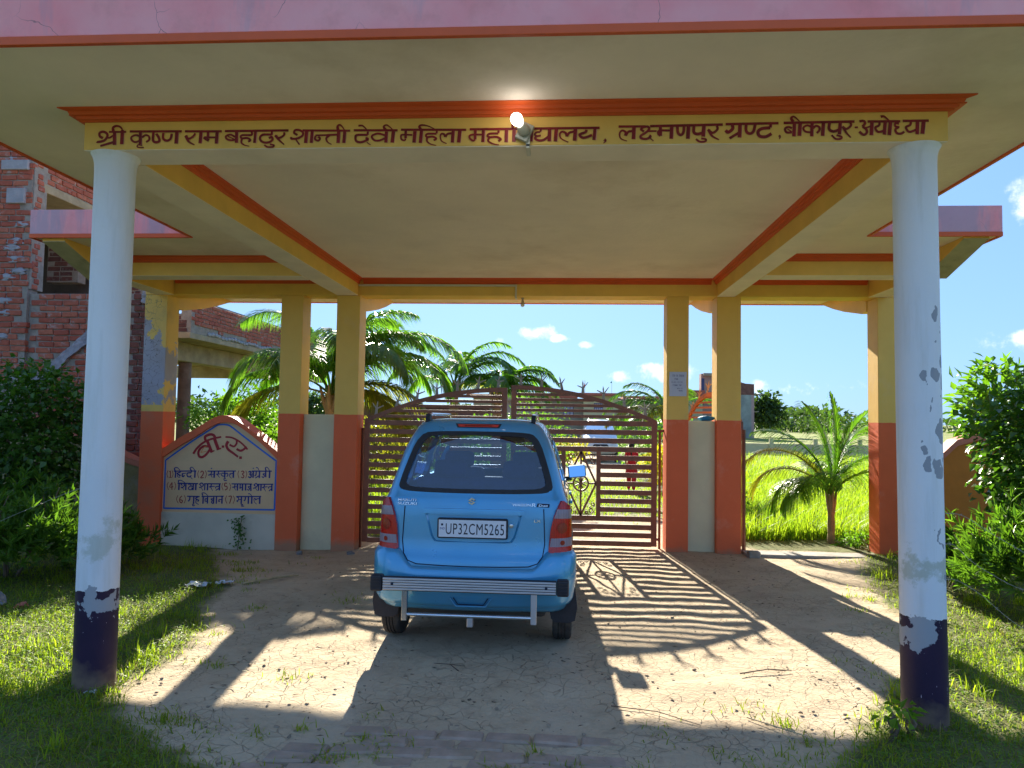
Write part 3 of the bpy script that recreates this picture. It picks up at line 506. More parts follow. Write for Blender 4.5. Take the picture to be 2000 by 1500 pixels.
MB().lathe([(.006, -.115), (.018, -.11), (.026, -.098), (.026, -.083), (.02, -.08)], c=(-.5, 9.04, 3.127), seg=20).build('bulb', M_plain('opal bulb', (.85, .85, .82), .3, 0, 5, 0), HB, smooth=60)
# paper notice on pillar
m_paper = M_plain('white paper', (.55, .58, .72), .7, .03, 6, .05)
PN = thing('paper_notice', 'white paper notice with handwriting pasted on the pillar right of the gate', 'notice', (1.43, 8.9, 1.9))
pp = MB(); nx, nz_ = 6, 8
for j in range(nz_+1):
    for i in range(nx+1):
        pp.v.append((1.324+.208*i/nx+.003*math.sin(j), 8.8975-.002*abs(math.sin(i*1.3+j*.8)), 1.90+.297*j/nz_))
for j in range(nz_):
    for i in range(nx): a = j*(nx+1)+i; pp.f.append((a, a+1, a+nx+2, a+nx+1))
pp.build('sheet', m_paper, PN, smooth=60)
m_ink = M_plain('blue ink', (.10, .11, .30), .6, 0, 5, 0)
ink = []
def scrib(x0, x1, z, h, n, w=.0028):
    ink.append(([w, w], [(x0, z+h), (x1, z+h-.002)]))
    for i in range(n):
        x = x0+(x1-x0)*(i+.5)/n; k = random.random()
        if k < .4: ink.append(([w, w], [(x, z+h), (x, z)]))
        else: ink.append(([w, w], [(x-.006, z+h*.7), (x+.004, z+h*.6), (x-.004, z+h*.3), (x+.006, z)]))
scrib(1.362, 1.395, 2.138, .024, 3); scrib(1.408, 1.43, 2.138, .022, 2); scrib(1.442, 1.505, 2.135, .026, 5, .0035)
scrib(1.385, 1.43, 2.10, .016, 4); scrib(1.365, 1.425, 2.025, .015, 5); scrib(1.44, 1.475, 2.025, .015, 3); scrib(1.42, 1.46, 1.985, .014, 3); scrib(1.468, 1.485, 1.985, .014, 1); scrib(1.437, 1.485, 1.958, .012, 4)
brush(ink, 8.8935, step=.0001).build('handwriting', m_ink, PN)['kind'] = 'stuff'
def text_mesh(s, size, name='writing', ext=0, font_bold=False, spacing=1.0):
    cu = bpy.data.curves.new(name, 'FONT'); cu.body = s; cu.size = size; cu.extrude = ext; cu.space_character = spacing; cu.resolution_u = 3
    if font_bold: cu.offset = size*.02
    ob = bpy.data.objects.new(name, cu); COL.objects.link(ob); dg = bpy.context.evaluated_depsgraph_get()
    me = bpy.data.meshes.new_from_object(ob.evaluated_get(dg)); bpy.data.objects.remove(ob); bpy.data.curves.remove(cu); return me
tm = text_mesh('12.30 - 01.30', .026); o = link('opening_time', tm, m_ink, PN); o.rotation_euler = (R(90), 0, 0); o.location = (1.345-1.43, 8.8935-8.9, 2.062-1.9)
# blue cloth bag lying on the low wall between the right pillar pair
bl = MB(); bl.blob((1.80, 9.05, 1.632), .085, (1.15, .6, .36), 3, .18, 3)
tag(bl.build('cloth_bag', M_plain('blue cloth', (.02, .22, .50), .7, .25, 14, .3), None, smooth=80), 'small blue cloth bundle lying on the low wall between two pillars', 'bundle')

# ------------------------------------------------------------------ ground
def interp(x, xs, ys): return float(np.interp(x, xs, ys))
LY = [3.0, 3.3, 3.7, 4.1, 4.65, 5.6, 6.6, 7.8, 8.9, 9.3]; LX = [-1.1, -1.75, -2.3, -2.45, -2.55, -2.8, -3.1, -3.75, -4.4, -2.3]
RY = [3.0, 3.3, 3.8, 4.4, 5.0, 6.3, 7.5, 8.6, 9.0, 9.5]; RX = [.75, 1.0, 1.5, 1.95, 2.4, 2.8, 3.05, 3.5, 3.75, 1.95]
def sstep(a, b, x):
    t = np.clip((x-a)/(b-a), 0, 1); return t*t*(3-2*t)
def height(x, y):
    x = np.asarray(x, float); y = np.asarray(y, float)
    h = -.115*sstep(1.2, 3.2, -x)*sstep(6.3, 8.8, y)*(1-sstep(9.6, 13, y))
    h = h + .03*sstep(2.4, 4.0, x)*sstep(6.0, 8.8, y)*(1-sstep(12, 16, y))
    return h
def grassmask(x, y):
    n = noise.noise(Vector((x*1.3, y*1.3, 0)))*.35 + noise.noise(Vector((x*4, y*4, 3)))*.12
    if y < 9.25:
        if y < 3.0: return 1.0 if abs(x) > 2 else .2
        l = interp(y, LY, LX); r = interp(y, RY, RX)
        return float(np.clip(max((l-x), (x-r))*2.6+.35+n, 0, 1)) if (x < l+.3 or x > r-.3) else 0.0
    rr = interp(y, [9.25, 9.9, 12, 16, 24, 40], [2.0, 1.8, 1.75, 1.9, 2.2, 3]); ll = interp(y, [9.25, 11, 14, 24, 40], [-2.6, -1.9, -1.6, -1.4, -2])
    e = 0 if y > 9.75 else -1.0
    g = max(ll-x, x-rr)*1.5+.5+n+e*.6
    mid = float(np.interp(y, [11, 12.5, 15, 18, 20], [0, .75, .85, .75, 0])) - .05 + n*1.6
    return float(np.clip(max(g, mid if ll < x < rr else g), 0, 1))
def axis_steps(a, b, fine, lo, hi, g=1.13):
    c = list(np.arange(a, b+1e-6, fine)); s_ = fine; x = a
    L = []
    while x > lo: s_ *= g; x -= s_; L.append(x)
    s_ = fine; x = b; Rr = []
    while x < hi: s_ *= g; x += s_; Rr.append(x)
    return np.array(L[::-1]+c+Rr)
gx = axis_steps(-5.2, 4.8, .04, -900, 900, 1.16); gy = axis_steps(3.0, 10.0, .035, -120, 1500, 1.13)
GX, GY = np.meshgrid(gx, gy); V = np.stack([GX.ravel(), GY.ravel(), height(GX.ravel(), GY.ravel())], 1)
gm = np.zeros(len(V), np.float32)
for i in range(len(V)):
    x, y = V[i, 0], V[i, 1]
    if abs(x) < 40 and -5 < y < 60:
        g_ = grassmask(x, y); gm[i] = g_
        if abs(x) < 6 and 2.5 < y < 12:
            b_ = .014*noise.noise(Vector((x*1.1, y*1.1, 5))) + .008*noise.noise(Vector((x*3.7, y*3.7, 9))) + .0035*noise.noise(Vector((x*11, y*11, 1)))
            tr = -.012*(math.exp(-((x+1.2)/.16)**2)+math.exp(-((x-.03)/.16)**2))*(1 if y > 2.9 else 0)
            V[i, 2] += b_*(1.5 if g_ > .3 else 1) + tr + .012*g_
    else: gm[i] = 1
nxg = len(gx); idx = np.arange(len(gy)*nxg).reshape(len(gy), nxg)
F = np.stack([idx[:-1, :-1].ravel(), idx[:-1, 1:].ravel(), idx[1:, 1:].ravel(), idx[1:, :-1].ravel()], 1)
gme = mesh_np('ground', V, F); at = gme.attributes.new('grass', 'FLOAT', 'POINT'); at.data.foreach_set('value', gm)
def ground_mat():
    m, t, p, o = newmat('cracked sandy mud and grass soil'); v = coords(t, world=True)
    a = N(t, 'ShaderNodeAttribute'); a.attribute_name = 'grass'
    n1 = tnoise(t, v, .9, 6, .6); n2 = tnoise(t, v, 7, 5, .65); n3 = tnoise(t, v, 45, 4, .6)
    mud = mixc(t, ramp(t, n1, .32, .68), (.45, .34, .225), (.56, .45, .31))
    mud = mixc(t, fmath(t, 'MULTIPLY', ramp(t, n2, .5, .72), .45), mud, (.27, .195, .13))
    mud = mixc(t, fmath(t, 'MULTIPLY', ramp(t, n3, .55, .75), .35), mud, (.55, .45, .33))
    wv = vmath(t, 'ADD', v, vmath(t, 'MULTIPLY', N_color(t, v, 5), (.16, .16, 0)))
    cr = N(t, 'ShaderNodeTexVoronoi'); cr.feature = 'DISTANCE_TO_EDGE'; cr.inputs['Scale'].default_value = 10; t.links.new(wv, cr.inputs['Vector'])
    cr2 = N(t, 'ShaderNodeTexVoronoi'); cr2.feature = 'DISTANCE_TO_EDGE'; cr2.inputs['Scale'].default_value = 24; t.links.new(wv, cr2.inputs['Vector'])
    ck = fmath(t, 'MULTIPLY', ramp(t, cr.outputs['Distance'], .020, .002), ramp(t, tnoise(t, v, 1.4, 3), .42, .56))
    ck2 = fmath(t, 'MULTIPLY', ramp(t, cr2.outputs['Distance'], .03, .006), fmath(t, 'MULTIPLY', ramp(t, tnoise(t, v, 2.3, 3), .52, .64), .6))
    ck = fmath(t, 'MAXIMUM', ck, ck2)
    mud = mixc(t, fmath(t, 'MULTIPLY', ck, .45), mud, (.17, .12, .08))
    # compacted tyre tracks
    sxx = N(t, 'ShaderNodeSeparateXYZ'); t.links.new(vmath(t, 'ADD', v, vmath(t, 'MULTIPLY', N_color(t, v, 1.2), (.14, 0, 0))), sxx.inputs[0])
    tr1 = fmath(t, 'ABSOLUTE', fmath(t, 'SUBTRACT', fmath(t, 'ABSOLUTE', fmath(t, 'ADD', sxx.outputs[0], .52)), .62))
    trk = fmath(t, 'MULTIPLY', ramp(t, tr1, .17, .06), ramp(t, n2, .3, .6)); ck = fmath(t, 'MULTIPLY', ck, fmath(t, 'SUBTRACT', 1.0, fmath(t, 'MULTIPLY', trk, .8)))
    mud = mixc(t, fmath(t, 'MULTIPLY', trk, .35), mud, (.62, .52, .40))
    # dry straw bits and pebbles
    vp = N(t, 'ShaderNodeTexVoronoi'); vp.inputs['Scale'].default_value = 26; t.links.new(vmath(t, 'MULTIPLY', wv, (1, .5, 1)), vp.inputs['Vector'])
    pb = fmath(t, 'MULTIPLY', ramp(t, vp.outputs['Distance'], .11, .07), ramp(t, tnoise(t, v, 3, 3), .5, .62)); mud = mixc(t, fmath(t, 'MULTIPLY', pb, .6), mud, (.15, .11, .08))
    soil = mixc(t, n2, (.08, .10, .022), (.15, .15, .04)); soil = mixc(t, ramp(t, n1, .4, .6), soil, (.09, .12, .03))
    sxy = N(t, 'ShaderNodeSeparateXYZ'); t.links.new(v, sxy.inputs[0])
    soil = mixc(t, ramp(t, sxy.outputs[1], 14, 34), soil, mixc(t, ramp(t, tnoise(t, v, .06, 5), .35, .65), (.15, .21, .035), (.24, .25, .06)))
    g = ramp(t, fmath(t, 'ADD', a.outputs['Fac'], fmath(t, 'MULTIPLY', fmath(t, 'SUBTRACT', n2, .5), .7)), .15, .62)
    col = mixc(t, fmath(t, 'MULTIPLY', g, .9), mud, soil)
    t.links.new(col, p.inputs['Base Color']); p.inputs['Roughness'].default_value = .95; p.inputs['Specular IOR Level'].default_value = .15
    h = fmath(t, 'ADD', fmath(t, 'MULTIPLY', n2, 1.2), fmath(t, 'MULTIPLY', n3, .45))
    h = fmath(t, 'ADD', h, fmath(t, 'MULTIPLY', tnoise(t, v, 140, 3), .15)); h = fmath(t, 'SUBTRACT', fmath(t, 'ADD', h, fmath(t, 'MULTIPLY', pb, .3)), fmath(t, 'MULTIPLY', ck, .9))
    bump(t, h, p, .75, .02); return m
m_ground = ground_mat(); g = link('ground', gme, m_ground, None, 180); tag(g, kind='structure')
# brick-on-edge paving, half buried in mud, under the front of the canopy
m_paver = M_plain('worn muddy paver', (.40, .29, .22), .9, .16, 9, .6, 60, .006, dirt=((.33, .25, .17), .45, .85))
PV = tag(bpy.data.objects.new('brick_paving', None), kind='structure'); COL.objects.link(PV); PV.location = (0, 3.0, 0); PV['label'] = 'half buried brick paving at the front edge of the driveway'
pv_me = []
for k in range(6):
    bm = bmesh.new(); bmesh.ops.create_cube(bm, size=1)
    for v in bm.verts: v.co = Vector((v.co.x*.222, v.co.y*.098, v.co.z*.06)) + Vector((random.uniform(-.006, .006), random.uniform(-.005, .005), random.uniform(-.004, .002)))
    bmesh.ops.bevel(bm, geom=bm.edges[:], offset=.010, segments=1, affect='EDGES'); me = bpy.data.meshes.new('brick'); bm.to_mesh(me); bm.free(); me.materials.append(m_paver); pv_me.append(me)
for r_ in range(8):
    y = 3.03+.104*r_
    xa, xb = (-1.35, .58) if y < 3.35 else (-1.2, .36) if y < 3.47 else (-.95, .3)
    if y > 3.66: break
    x = xa + (.11 if r_ % 2 else 0)
    while x < xb:
        if random.random() > (.08 if y < 3.5 else .3):
            o = inst(random.choice(pv_me), 'brick', PV, (x, y-3.0, -.018+random.uniform(-.005, .005)), (random.uniform(-.02, .02), random.uniform(-.02, .02), random.uniform(-.03, .03)))
        x += .236
# concrete sill under the side gate
m_conc = M_plain('rough grey concrete', (.36, .33, .29), .9, .14, 5, .6, 30, .01, dirt=((.18, .15, .10), .5, .6))
sl = MB(); sl.box(2.22, 3.80, 8.74, 9.02, -.08, .035); o = sl.build('concrete_sill', m_conc, None, bevel=.012); tag(o, kind='structure')
cb = MB().box(2.23, 2.36, 8.66, 8.78, -.02, .075).build('concrete_block', m_conc, None, bevel=.01); tag(cb, 'small grey concrete block at the foot of the pillar beside the side gate', 'block')

# ------------------------------------------------------------------ iron gates
m_iron = M_plain('red brown gate enamel', (.25, .085, .042), .38, .18, 7, .12, 90, .002, dirt=((.25, .09, .03), .62, .5), spec=.5)
m_irono = M_plain('gate enamel with sunlight in colour', (.42, .12, .02), .45, .12, 7, .12, 90, .002)  # gate enamel turned orange: sunlight on the open leaf is put into the colour
m_spike = M_plain('grey primed spike', (.36, .34, .32), .6, .15, 12, .2)
m_spiko = M_plain('spike with sunlight in colour', (.55, .30, .14), .6, .15, 12, .2)  # warm copy of the spike colour with the same sunlight painted in
def gate_leaf(T, MT, width, arc, flip, ornament, mi, ms, nspk, uplimit=None, zbot=.03):
    """u runs from the hinge stile (0) to the meeting stile (width); MT maps (u, v, z) to the thing's local space"""
    def P(mb, name, mat=mi, bev=.003): return mb.build(name, mat, T, local=True, bevel=bev)
    def bx(u0, u1, z0, z1, v0=-.018, v1=.018): return MB().box(u0, u1, v0, v1, z0, z1, MT)
    P(bx(0, .07, zbot, arc(0)-.03), 'stile'); P(bx(width-.065, width, zbot, arc(width)-.04), 'stile')
    a = MB(); n = 26
    for i in range(n+1):
        u = width*i/n; z = arc(u)
        for (v, dz) in ((-.02, 0), (.02, 0), (.02, -.055), (-.02, -.055)): a.v.append(tuple(MT @ Vector((u, v, z+dz))))
    for i in range(n):
        for k in range(4): a.f.append((i*4+k, i*4+(k+1) % 4, i*4+4+(k+1) % 4, i*4+4+k))
    a.f += [(0, 3, 2, 1), (4*n, 4*n+1, 4*n+2, 4*n+3)]; P(a, 'arched_rail', bev=0)
    def umin(z):
        u = 0.0
        while arc(u)-.05 < z and u < width*.98: u += .02
        return u
    def umax(z):
        if arc(width)-.05 >= z: return width
        u = width
        while arc(u)-.05 < z and u > 0: u -= .02
        return u
    if ornament:
        for z in (1.905, 1.84, 1.772, 1.706, 1.636):
            u0 = umin(z)
            if u0 < width-.2: P(bx(max(.06, u0-.03), width-.06, z-.019, z+.019, -.010, .010), 'slat')
        for z in (1.551, 1.44, 1.332, 1.225, .365, .262, .162, .056): P(bx(.065, width-.06, z-.032, z+.032, -.012, .012), 'slat')
        for z in (1.118, 1.011, .907, .797, .69, .583, .477):
            P(bx(.065, .70, z-.031, z+.031, -.012, .012), 'slat'); P(bx(1.16, width-.06, z-.031, z+.031, -.012, .012), 'slat')
        P(bx(.698, .752, .39, 1.20, -.016, .016), 'panel_post'); P(bx(1.137, 1.19, .39, 1.20, -.016, .016), 'panel_post')
        # ornamental panel: diamond, cross bars, wheel and corner scrolls
        uc, zc, hw, hh = .944, .795, .19, .40
        def bar(u0, z0, u1, z1, w=.011, mb=None):
            mb = mb or MB(); d = Vector((u1-u0, 0, z1-z0)); L = d.length; d.normalize(); nrm = Vector((-d.z, 0, d.x))*w
            q = [Vector((u0, 0, z0)), Vector((u1, 0, z1))]; k = len(mb.v)
            for p_, s1 in ((q[0], 1), (q[0], -1), (q[1], -1), (q[1], 1)):
                for vv in (-.010, .010): mb.v.append(tuple(MT @ (p_+nrm*s1+Vector((0, vv, 0)))))
            mb.f += [(k, k+2, k+4, k+6), (k+7, k+5, k+3, k+1), (k, k+1, k+3, k+2), (k+2, k+3, k+5, k+4), (k+4, k+5, k+7, k+6), (k+6, k+7, k+1, k)]; return mb
        dm = MB()
        for su in (-1, 1):
            for sz in (-1, 1): bar(uc, zc+sz*hh, uc+su*hw, zc, .0125, dm)
        P(dm, 'diamond_frame', bev=0)
        P(bar(uc, zc-hh, uc, zc+hh, .012), 'cross_bar', bev=0); P(bar(uc-hw, zc, uc-.095, zc, .010), 'cross_bar', bev=0); P(bar(uc+.095, zc, uc+hw, zc, .010), 'cross_bar', bev=0)
        w = MB(); seg = 36; Rw = .082
        for i in range(seg):
            an = 2*math.pi*i/seg
            for rr_, vv in ((Rw, -.014), (Rw+.022, -.014), (Rw+.022, .014), (Rw, .014)): w.v.append(tuple(MT @ Vector((uc+rr_*math.cos(an), vv, zc+rr_*math.sin(an)))))
        for i in range(seg):
            j = (i+1) % seg
            for k in range(4): w.f.append((i*4+k, j*4+k, j*4+(k+1) % 4, i*4+(k+1) % 4))
        wo_ = P(w, 'wheel_ornament', bev=0)
        sp = MB()
        for i in range(8):
            an = math.pi/8+math.pi*i/4; bar(uc+.02*math.cos(an), zc+.02*math.sin(an), uc+.075*math.cos(an), zc+.075*math.sin(an), .0075, sp)
        hb = MB(); sp.lathe([(.022, -.02), (.026, -.005), (.026, .005), (.022, .02)], M=MT @ Matrix.Translation((uc, 0, zc)) @ Matrix.Rotation(R(90), 4, 'X'), seg=14)
        s_ = sp.build('wheel_spoke', mi, wo_, local=True)
        for su in (-1, 1):
            for sz in (-1, 1):
                sc_ = MB(); cu = uc+su*(hw-.012); cz = zc+sz*(hh-.01)
                for (ou, oz, r0, ph, tu) in ((-.045, -.055, .034, 0, 1.6), (-.03, -.13, .026, 1.2, -1.5), (-.10, -.03, .022, 2.2, 1.4), (-.055, -.095, .016, .3, 1.2)):
                    pts_ = []
                    for i in range(22):
                        tt = i/21; an = ph+tu*2*math.pi*tt*.8; rr_ = r0*(1-.72*tt)
                        pts_.append(MT @ Vector((cu+su*(ou+rr_*math.cos(an)), 0, cz+sz*(oz+rr_*math.sin(an)))))
                    sc_.tube(pts_, [.0085*(1-.4*i/21) for i in range(22)], 6)
                P(sc_, 'corner_scroll', bev=0)
    else:
        for k, z in enumerate((1.93, 1.86, 1.79, 1.72, 1.65)):
            u0, u1 = umin(z), umax(z)
            if u1-u0 > .2: P(bx(max(u0-.02, .06), min(u1+.02, width-.06), z-.014, z+.014, -.010, .010), 'slat')
        for i in range(14): P(bx(.065, width-.06, .06+.108*i-.024, .06+.108*i+.024, -.012, .012), 'slat')
    sm = []
    for i in range(nspk):
        u = width*(i+.55)/nspk; z = arc(u)-.004; sl_ = (arc(u+.02)-arc(u-.02))/.04; s_ = MB(); tl = random.uniform(-.12, .12)-sl_*.35
        ux = Vector((math.cos(tl), 0, math.sin(tl))); uz = Vector((-math.sin(tl), random.uniform(-.12, .12), math.cos(tl))); b0 = Vector((u, 0, z))
        def pt(a_, c_): return tuple(MT @ (b0+ux*a_+uz*c_))
        def flat(p, th=.004):
            k = len(s_.v)
            for vv in (-th, th): s_.v += [tuple(MT @ (b0+ux*a_+uz*c_+Vector((0, vv, 0)))) for a_, c_ in p]
            m2 = len(p); s_.f += [tuple(range(k, k+m2)), tuple(range(k+m2, k+2*m2))[::-1]] + [(k+j, k+(j+1) % m2, k+m2+(j+1) % m2, k+m2+j) for j in range(m2)]
        flat([(-.020, 0), (.020, 0), (.015, .085), (-.015, .085)])
        flat([(-.006, .084), (.008, .084), (.013, .135), (.004, .178), (-.006, .135)])
        L1, L2 = random.uniform(.8, 1.1), random.uniform(.8, 1.15)
        flat([(-.014, .075), (-.004, .092), (-.055*L1, .150*L1), (-.068*L1, .155*L1)]); flat([(.004, .092), (.014, .075), (.085*L2, .118*L2), (.078*L2, .126*L2)])
        P(s_, 'spike', ms, 0)
def MTf(o, d):   # frame: origin, horizontal direction
    d = Vector((d[0], d[1], 0)).normalized(); n_ = Vector((-d.y, d.x, 0))
    return Matrix(((d.x, n_.x, 0, o[0]), (d.y, n_.y, 0, o[1]), (0, 0, 1, o[2]), (0, 0, 0, 1)))
WG = 1.836
arcm = lambda u: 2.02-.43*abs((WG-u)/WG)**2.05
GR = thing('gate_leaf', 'right leaf of the closed brown iron main gate, with wheel ornament beside the blue car', 'gate', (1.207, 9.1, 0), group='leaves of the main gate')
gate_leaf(GR, MTf((0, 0, .0), (-1, 0)), WG, arcm, 1, True, m_iron, m_spike, 7, zbot=.03)
GL = thing('gate_leaf', 'left leaf of the closed brown iron main gate, mostly hidden behind the blue car', 'gate', (-2.517, 9.1, -.035), group='leaves of the main gate')
gate_leaf(GL, MTf((0, 0, 0), (1, 0)), WG, arcm, 1, True, m_iron, m_spike, 7, zbot=.03)
MB().tube([(1.245, 9.13, 0), (1.245, 9.13, 1.48)], .016, 10).build('hinge_pole', m_iron, GR, smooth=60)
MB().box(1.21, 1.30, 9.12, 9.145, 1.455, 1.48).build('hinge_strap', m_iron, GR); MB().box(1.21, 1.26, 9.12, 9.145, .10, .13).build('hinge_strap', m_iron, GR)
MB().tube([(-2.545, 9.13, -.1), (-2.545, 9.13, 1.42)], .016, 10).build('hinge_pole', m_iron, GL, smooth=60)
MB().box(-2.60, -2.51, 9.12, 9.145, 1.42, 1.445).build('hinge_strap', m_iron, GL)
MB().box(1.262, 1.296, 9.112, 9.148, 1.452, 1.484).build('hinge_hook', m_iron, GW); MB().box(-2.562, -2.6, 9.112, 9.148, 1.385, 1.418).build('hinge_hook', m_iron, GW)
arcs = lambda u: 1.62+.38*(1-((u-.78)/.78)**2)
GS = thing('gate_leaf', 'narrow arched brown side gate, coloured orange as if sunlit, standing open behind the pillars', 'gate', (2.275, 9.28, 0))
gate_leaf(GS, MTf((0, 0, 0), (-.26, .965)), 1.56, arcs, 1, False, m_irono, m_spiko, 6)
MB().tube([(2.30, 9.215, -.03), (2.30, 9.215, 1.50)], .024, 12).build('hinge_pole', m_iron, GS, smooth=60)
MB().box(2.255, 2.29, 9.20, 9.23, 1.50, 1.60).build('hinge_strap', m_iron, GS)

# ------------------------------------------------------------------ brick building on the left
def brick_mat(name, a, b, dirt):
    m, t, p, o = newmat(name); v = coords(t); oi = N(t, 'ShaderNodeObjectInfo'); gi = N(t, 'ShaderNodeNewGeometry')
    col = mixc(t, fmath(t, 'FRACT', fmath(t, 'ADD', oi.outputs['Random'], gi.outputs['Random Per Island'])), a, b)
    col = mixc(t, fmath(t, 'MULTIPLY', ramp(t, tnoise(t, v, 14, 5, .65), .42, .68), .5), col, tuple(x*.55 for x in a))
    col = mixc(t, fmath(t, 'MULTIPLY', ramp(t, tnoise(t, v, 9, 6, .7), .56, .66), dirt), col, (.42, .38, .36))
    t.links.new(col, p.inputs['Base Color']); p.inputs['Roughness'].default_value = .9; bump(t, tnoise(t, v, 60, 5, .65), p, .7, .006); return m
m_brick = brick_mat('red brick', (.38, .085, .050), (.48, .145, .080), .6)
m_brickd = brick_mat('brick with shade in colour', (.13, .05, .045), (.20, .07, .05), .4)  # darker copy of the red brick, shade mixed into its colour
m_mortar = M_plain('grey lime mortar', (.33, .28, .24), .95, .15, 12, .8, 50, .012, dirt=((.25, .17, .13), .5, .6))
m_smear = M_plain('pale plaster smear', (.36, .34, .36), .9, .10, 9, .8, 25, .012)
m_shut = M_plain('raw shuttered concrete', (.42, .32, .20), .9, .16, 4, .5, 20, .01, dirt=((.20, .13, .07), .5, .6))
m_dk = M_plain('plaster with inside shade in colour', (.10, .075, .06), .9, .2, 3, .2)  # darkness of the interior is painted into this plaster colour
BB = thing('brick_building', 'unfinished red brick building with bare slabs and a rough balcony parapet on the left', 'building', (-8.0, 12, 0))
br_me = {}
def brick_meshes(mat, key, L=.222, H=.070, D=.10):
    if key in br_me: return br_me[key]
    out = []
    for k in range(9):
        bm = bmesh.new(); bmesh.ops.create_cube(bm, size=1); l = L*random.uniform(.94, 1.02) if k < 6 else L*random.uniform(.42, .6)
        for v in bm.verts: v.co = Vector((v.co.x*l, v.co.y*D, v.co.z*H)) + Vector((random.uniform(-.006, .006), random.uniform(-.004, .004), random.uniform(-.005, .005)))
        bmesh.ops.bevel(bm, geom=bm.edges[:], offset=.007, segments=1, affect='EDGES'); me = bpy.data.meshes.new('brick'); bm.to_mesh(me); bm.free(); me.materials.append(mat)
        me['hl'] = l; out.append(me)
    br_me[key] = out; return out
BRICKS = []
def lay(parent, o, d, length, z0, courses, mat_key, mats, skip=None, pitch=.0835, out=None, ragged=0):
    """course by course; o = start of wall face on plan, d = direction; the bricks stand 8 mm proud of the mortar"""
    ms = brick_meshes(mats, mat_key); d = Vector((d[0], d[1], 0)).normalized(); n = Vector((d.y, -d.x, 0)); ang = math.atan2(d.y, d.x)
    for c in range(courses):
        x = -(.11 if c % 2 else 0) + random.uniform(-.02, .02); z = z0+c*pitch+pitch/2
        while x < length:
            header = random.random() < .12; me = random.choice(ms[6:] if header else ms[:6]); l = me['hl']
            xc = x+l/2
            if 0 < xc-l/2+.03 and xc+l/2-.03 < length and not (skip and skip(xc, z)):
                p = Vector((o[0], o[1], 0)) + d*xc - n*(.042+random.uniform(-.004, .006))
                BRICKS.append((parent, me, (p.x, p.y, z+random.uniform(-.003, .003)), (random.uniform(-.03, .03), random.uniform(-.03, .03), ang+random.uniform(-.02, .02))))
            x += l+random.uniform(.010, .018)
# lower front wall (faces the road), stair soffit band rises across it
diag = lambda x: 2.0+.885*(x+7.41)   # lower line of the plaster band at world x
YB = 9.5
MB().box(-7.46, -5.42, YB+.010, YB+.22, -.2, 3.24).build('mortar_bed', m_mortar, BB)
def skp(xc, z):
    X = -7.42+xc; b = diag(X)-.13
    return b-.10 < z < b+.13
lay(BB, (-7.42, YB), (1, 0), 2.0, .9, 28, 'red', m_brick, skp)
sb = MB(); bps = []
for i in range(15):
    X = -7.42+i*.066; b = diag(X)-.13; bps.append((X, b))
u = [(x, z+.085+random.uniform(-.012, .012)) for x, z in bps]; l = [(x, z-.075+random.uniform(-.03, .03)) for x, z in bps]
sb.prism(l+u[::-1], 'y', YB-.05, YB+.05); sb.build('stair_edge', M_plain('rough stair concrete', (.36, .34, .38), .95, .2, 14, 1, 35, .02), BB)
# pier with smears
MB().box(-9.4, -7.455, YB-.04, YB+.15, -.2, 5.9).build('mortar_bed', m_mortar, BB)
lay(BB, (-9.3, YB-.05), (1, 0), 1.86, 2.0, 47, 'red', m_brick)
MB().box(-7.47, -7.432, YB-.03, YB+.22, 3.3, 5.9).build('pier_side', m_mortar, BB)
for c in range(31):
    z = 3.30+c*.0835
    if random.random() < .6: BRICKS.append((BB, random.choice(brick_meshes(m_brick, 'red')[6:]), (-7.468, YB+.06+random.uniform(-.03, .06), z+.04), (0, 0, R(90))))
k = 0
for c in range(46):
    z = 2.04+c*.0835
    if random.random() < .32:
        x = -7.52-random.uniform(0, .30)
        sm_ = MB().blob((x, YB-.052, z), .08, (1.4, .10, .50), k, .5, 3); sm_.build('plaster_smear', m_smear, BB, smooth=180); k += 1
MB().box(-7.80, -7.53, YB-.09, YB-.02, 4.50, 4.72).build('plaster_pad', m_smear, BB, bevel=.012)
MB().box(-7.9, -7.5, YB-.09, YB-.02, 4.98, 5.12).build('plaster_pad', m_smear, BB, bevel=.012)
# upper parapet along the side (faces +X) with slab, seen under the canopy edge
XF = -7.44
MB().box(XF-.20, XF-.012, YB+.16, 13.2, 4.86, 6.2).build('mortar_bed', m_mortar, BB)
lay(BB, (XF, YB+.16), (0, 1), 3.5, 4.87, 12, 'red', m_brick)
MB().box(-12.0, XF+.01, YB+.16, 13.2, 4.74, 4.858).build('floor_slab', m_shut, BB, bevel=.01)
# storey behind: inner walls with openings
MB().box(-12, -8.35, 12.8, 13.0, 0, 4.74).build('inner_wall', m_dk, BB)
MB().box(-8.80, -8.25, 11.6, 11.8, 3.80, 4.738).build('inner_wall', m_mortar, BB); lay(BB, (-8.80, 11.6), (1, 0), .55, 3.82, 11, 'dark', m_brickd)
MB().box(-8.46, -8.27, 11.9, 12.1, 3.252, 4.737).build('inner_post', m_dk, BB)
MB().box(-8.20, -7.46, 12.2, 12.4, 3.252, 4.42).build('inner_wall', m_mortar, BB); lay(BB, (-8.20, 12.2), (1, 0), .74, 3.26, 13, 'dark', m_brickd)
MB().box(-12, -7.46, YB+.23, 13.0, 3.13, 3.25).build('floor_slab', m_shut, BB)
# front wall end close to the gateway pillar, its shade put into the brick colour
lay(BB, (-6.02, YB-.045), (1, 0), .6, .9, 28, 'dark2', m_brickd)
MB().box(-6.03, -5.41, YB-.03, YB+.009, -.2, 3.24).build('mortar_bed', m_mortar, BB)
bs = MB().blob((-5.66, YB-.08, 3.19), .12, (1.0, .5, .75), 9, .5, 3); bs.build('broken_plaster', m_smear, BB, smooth=30)
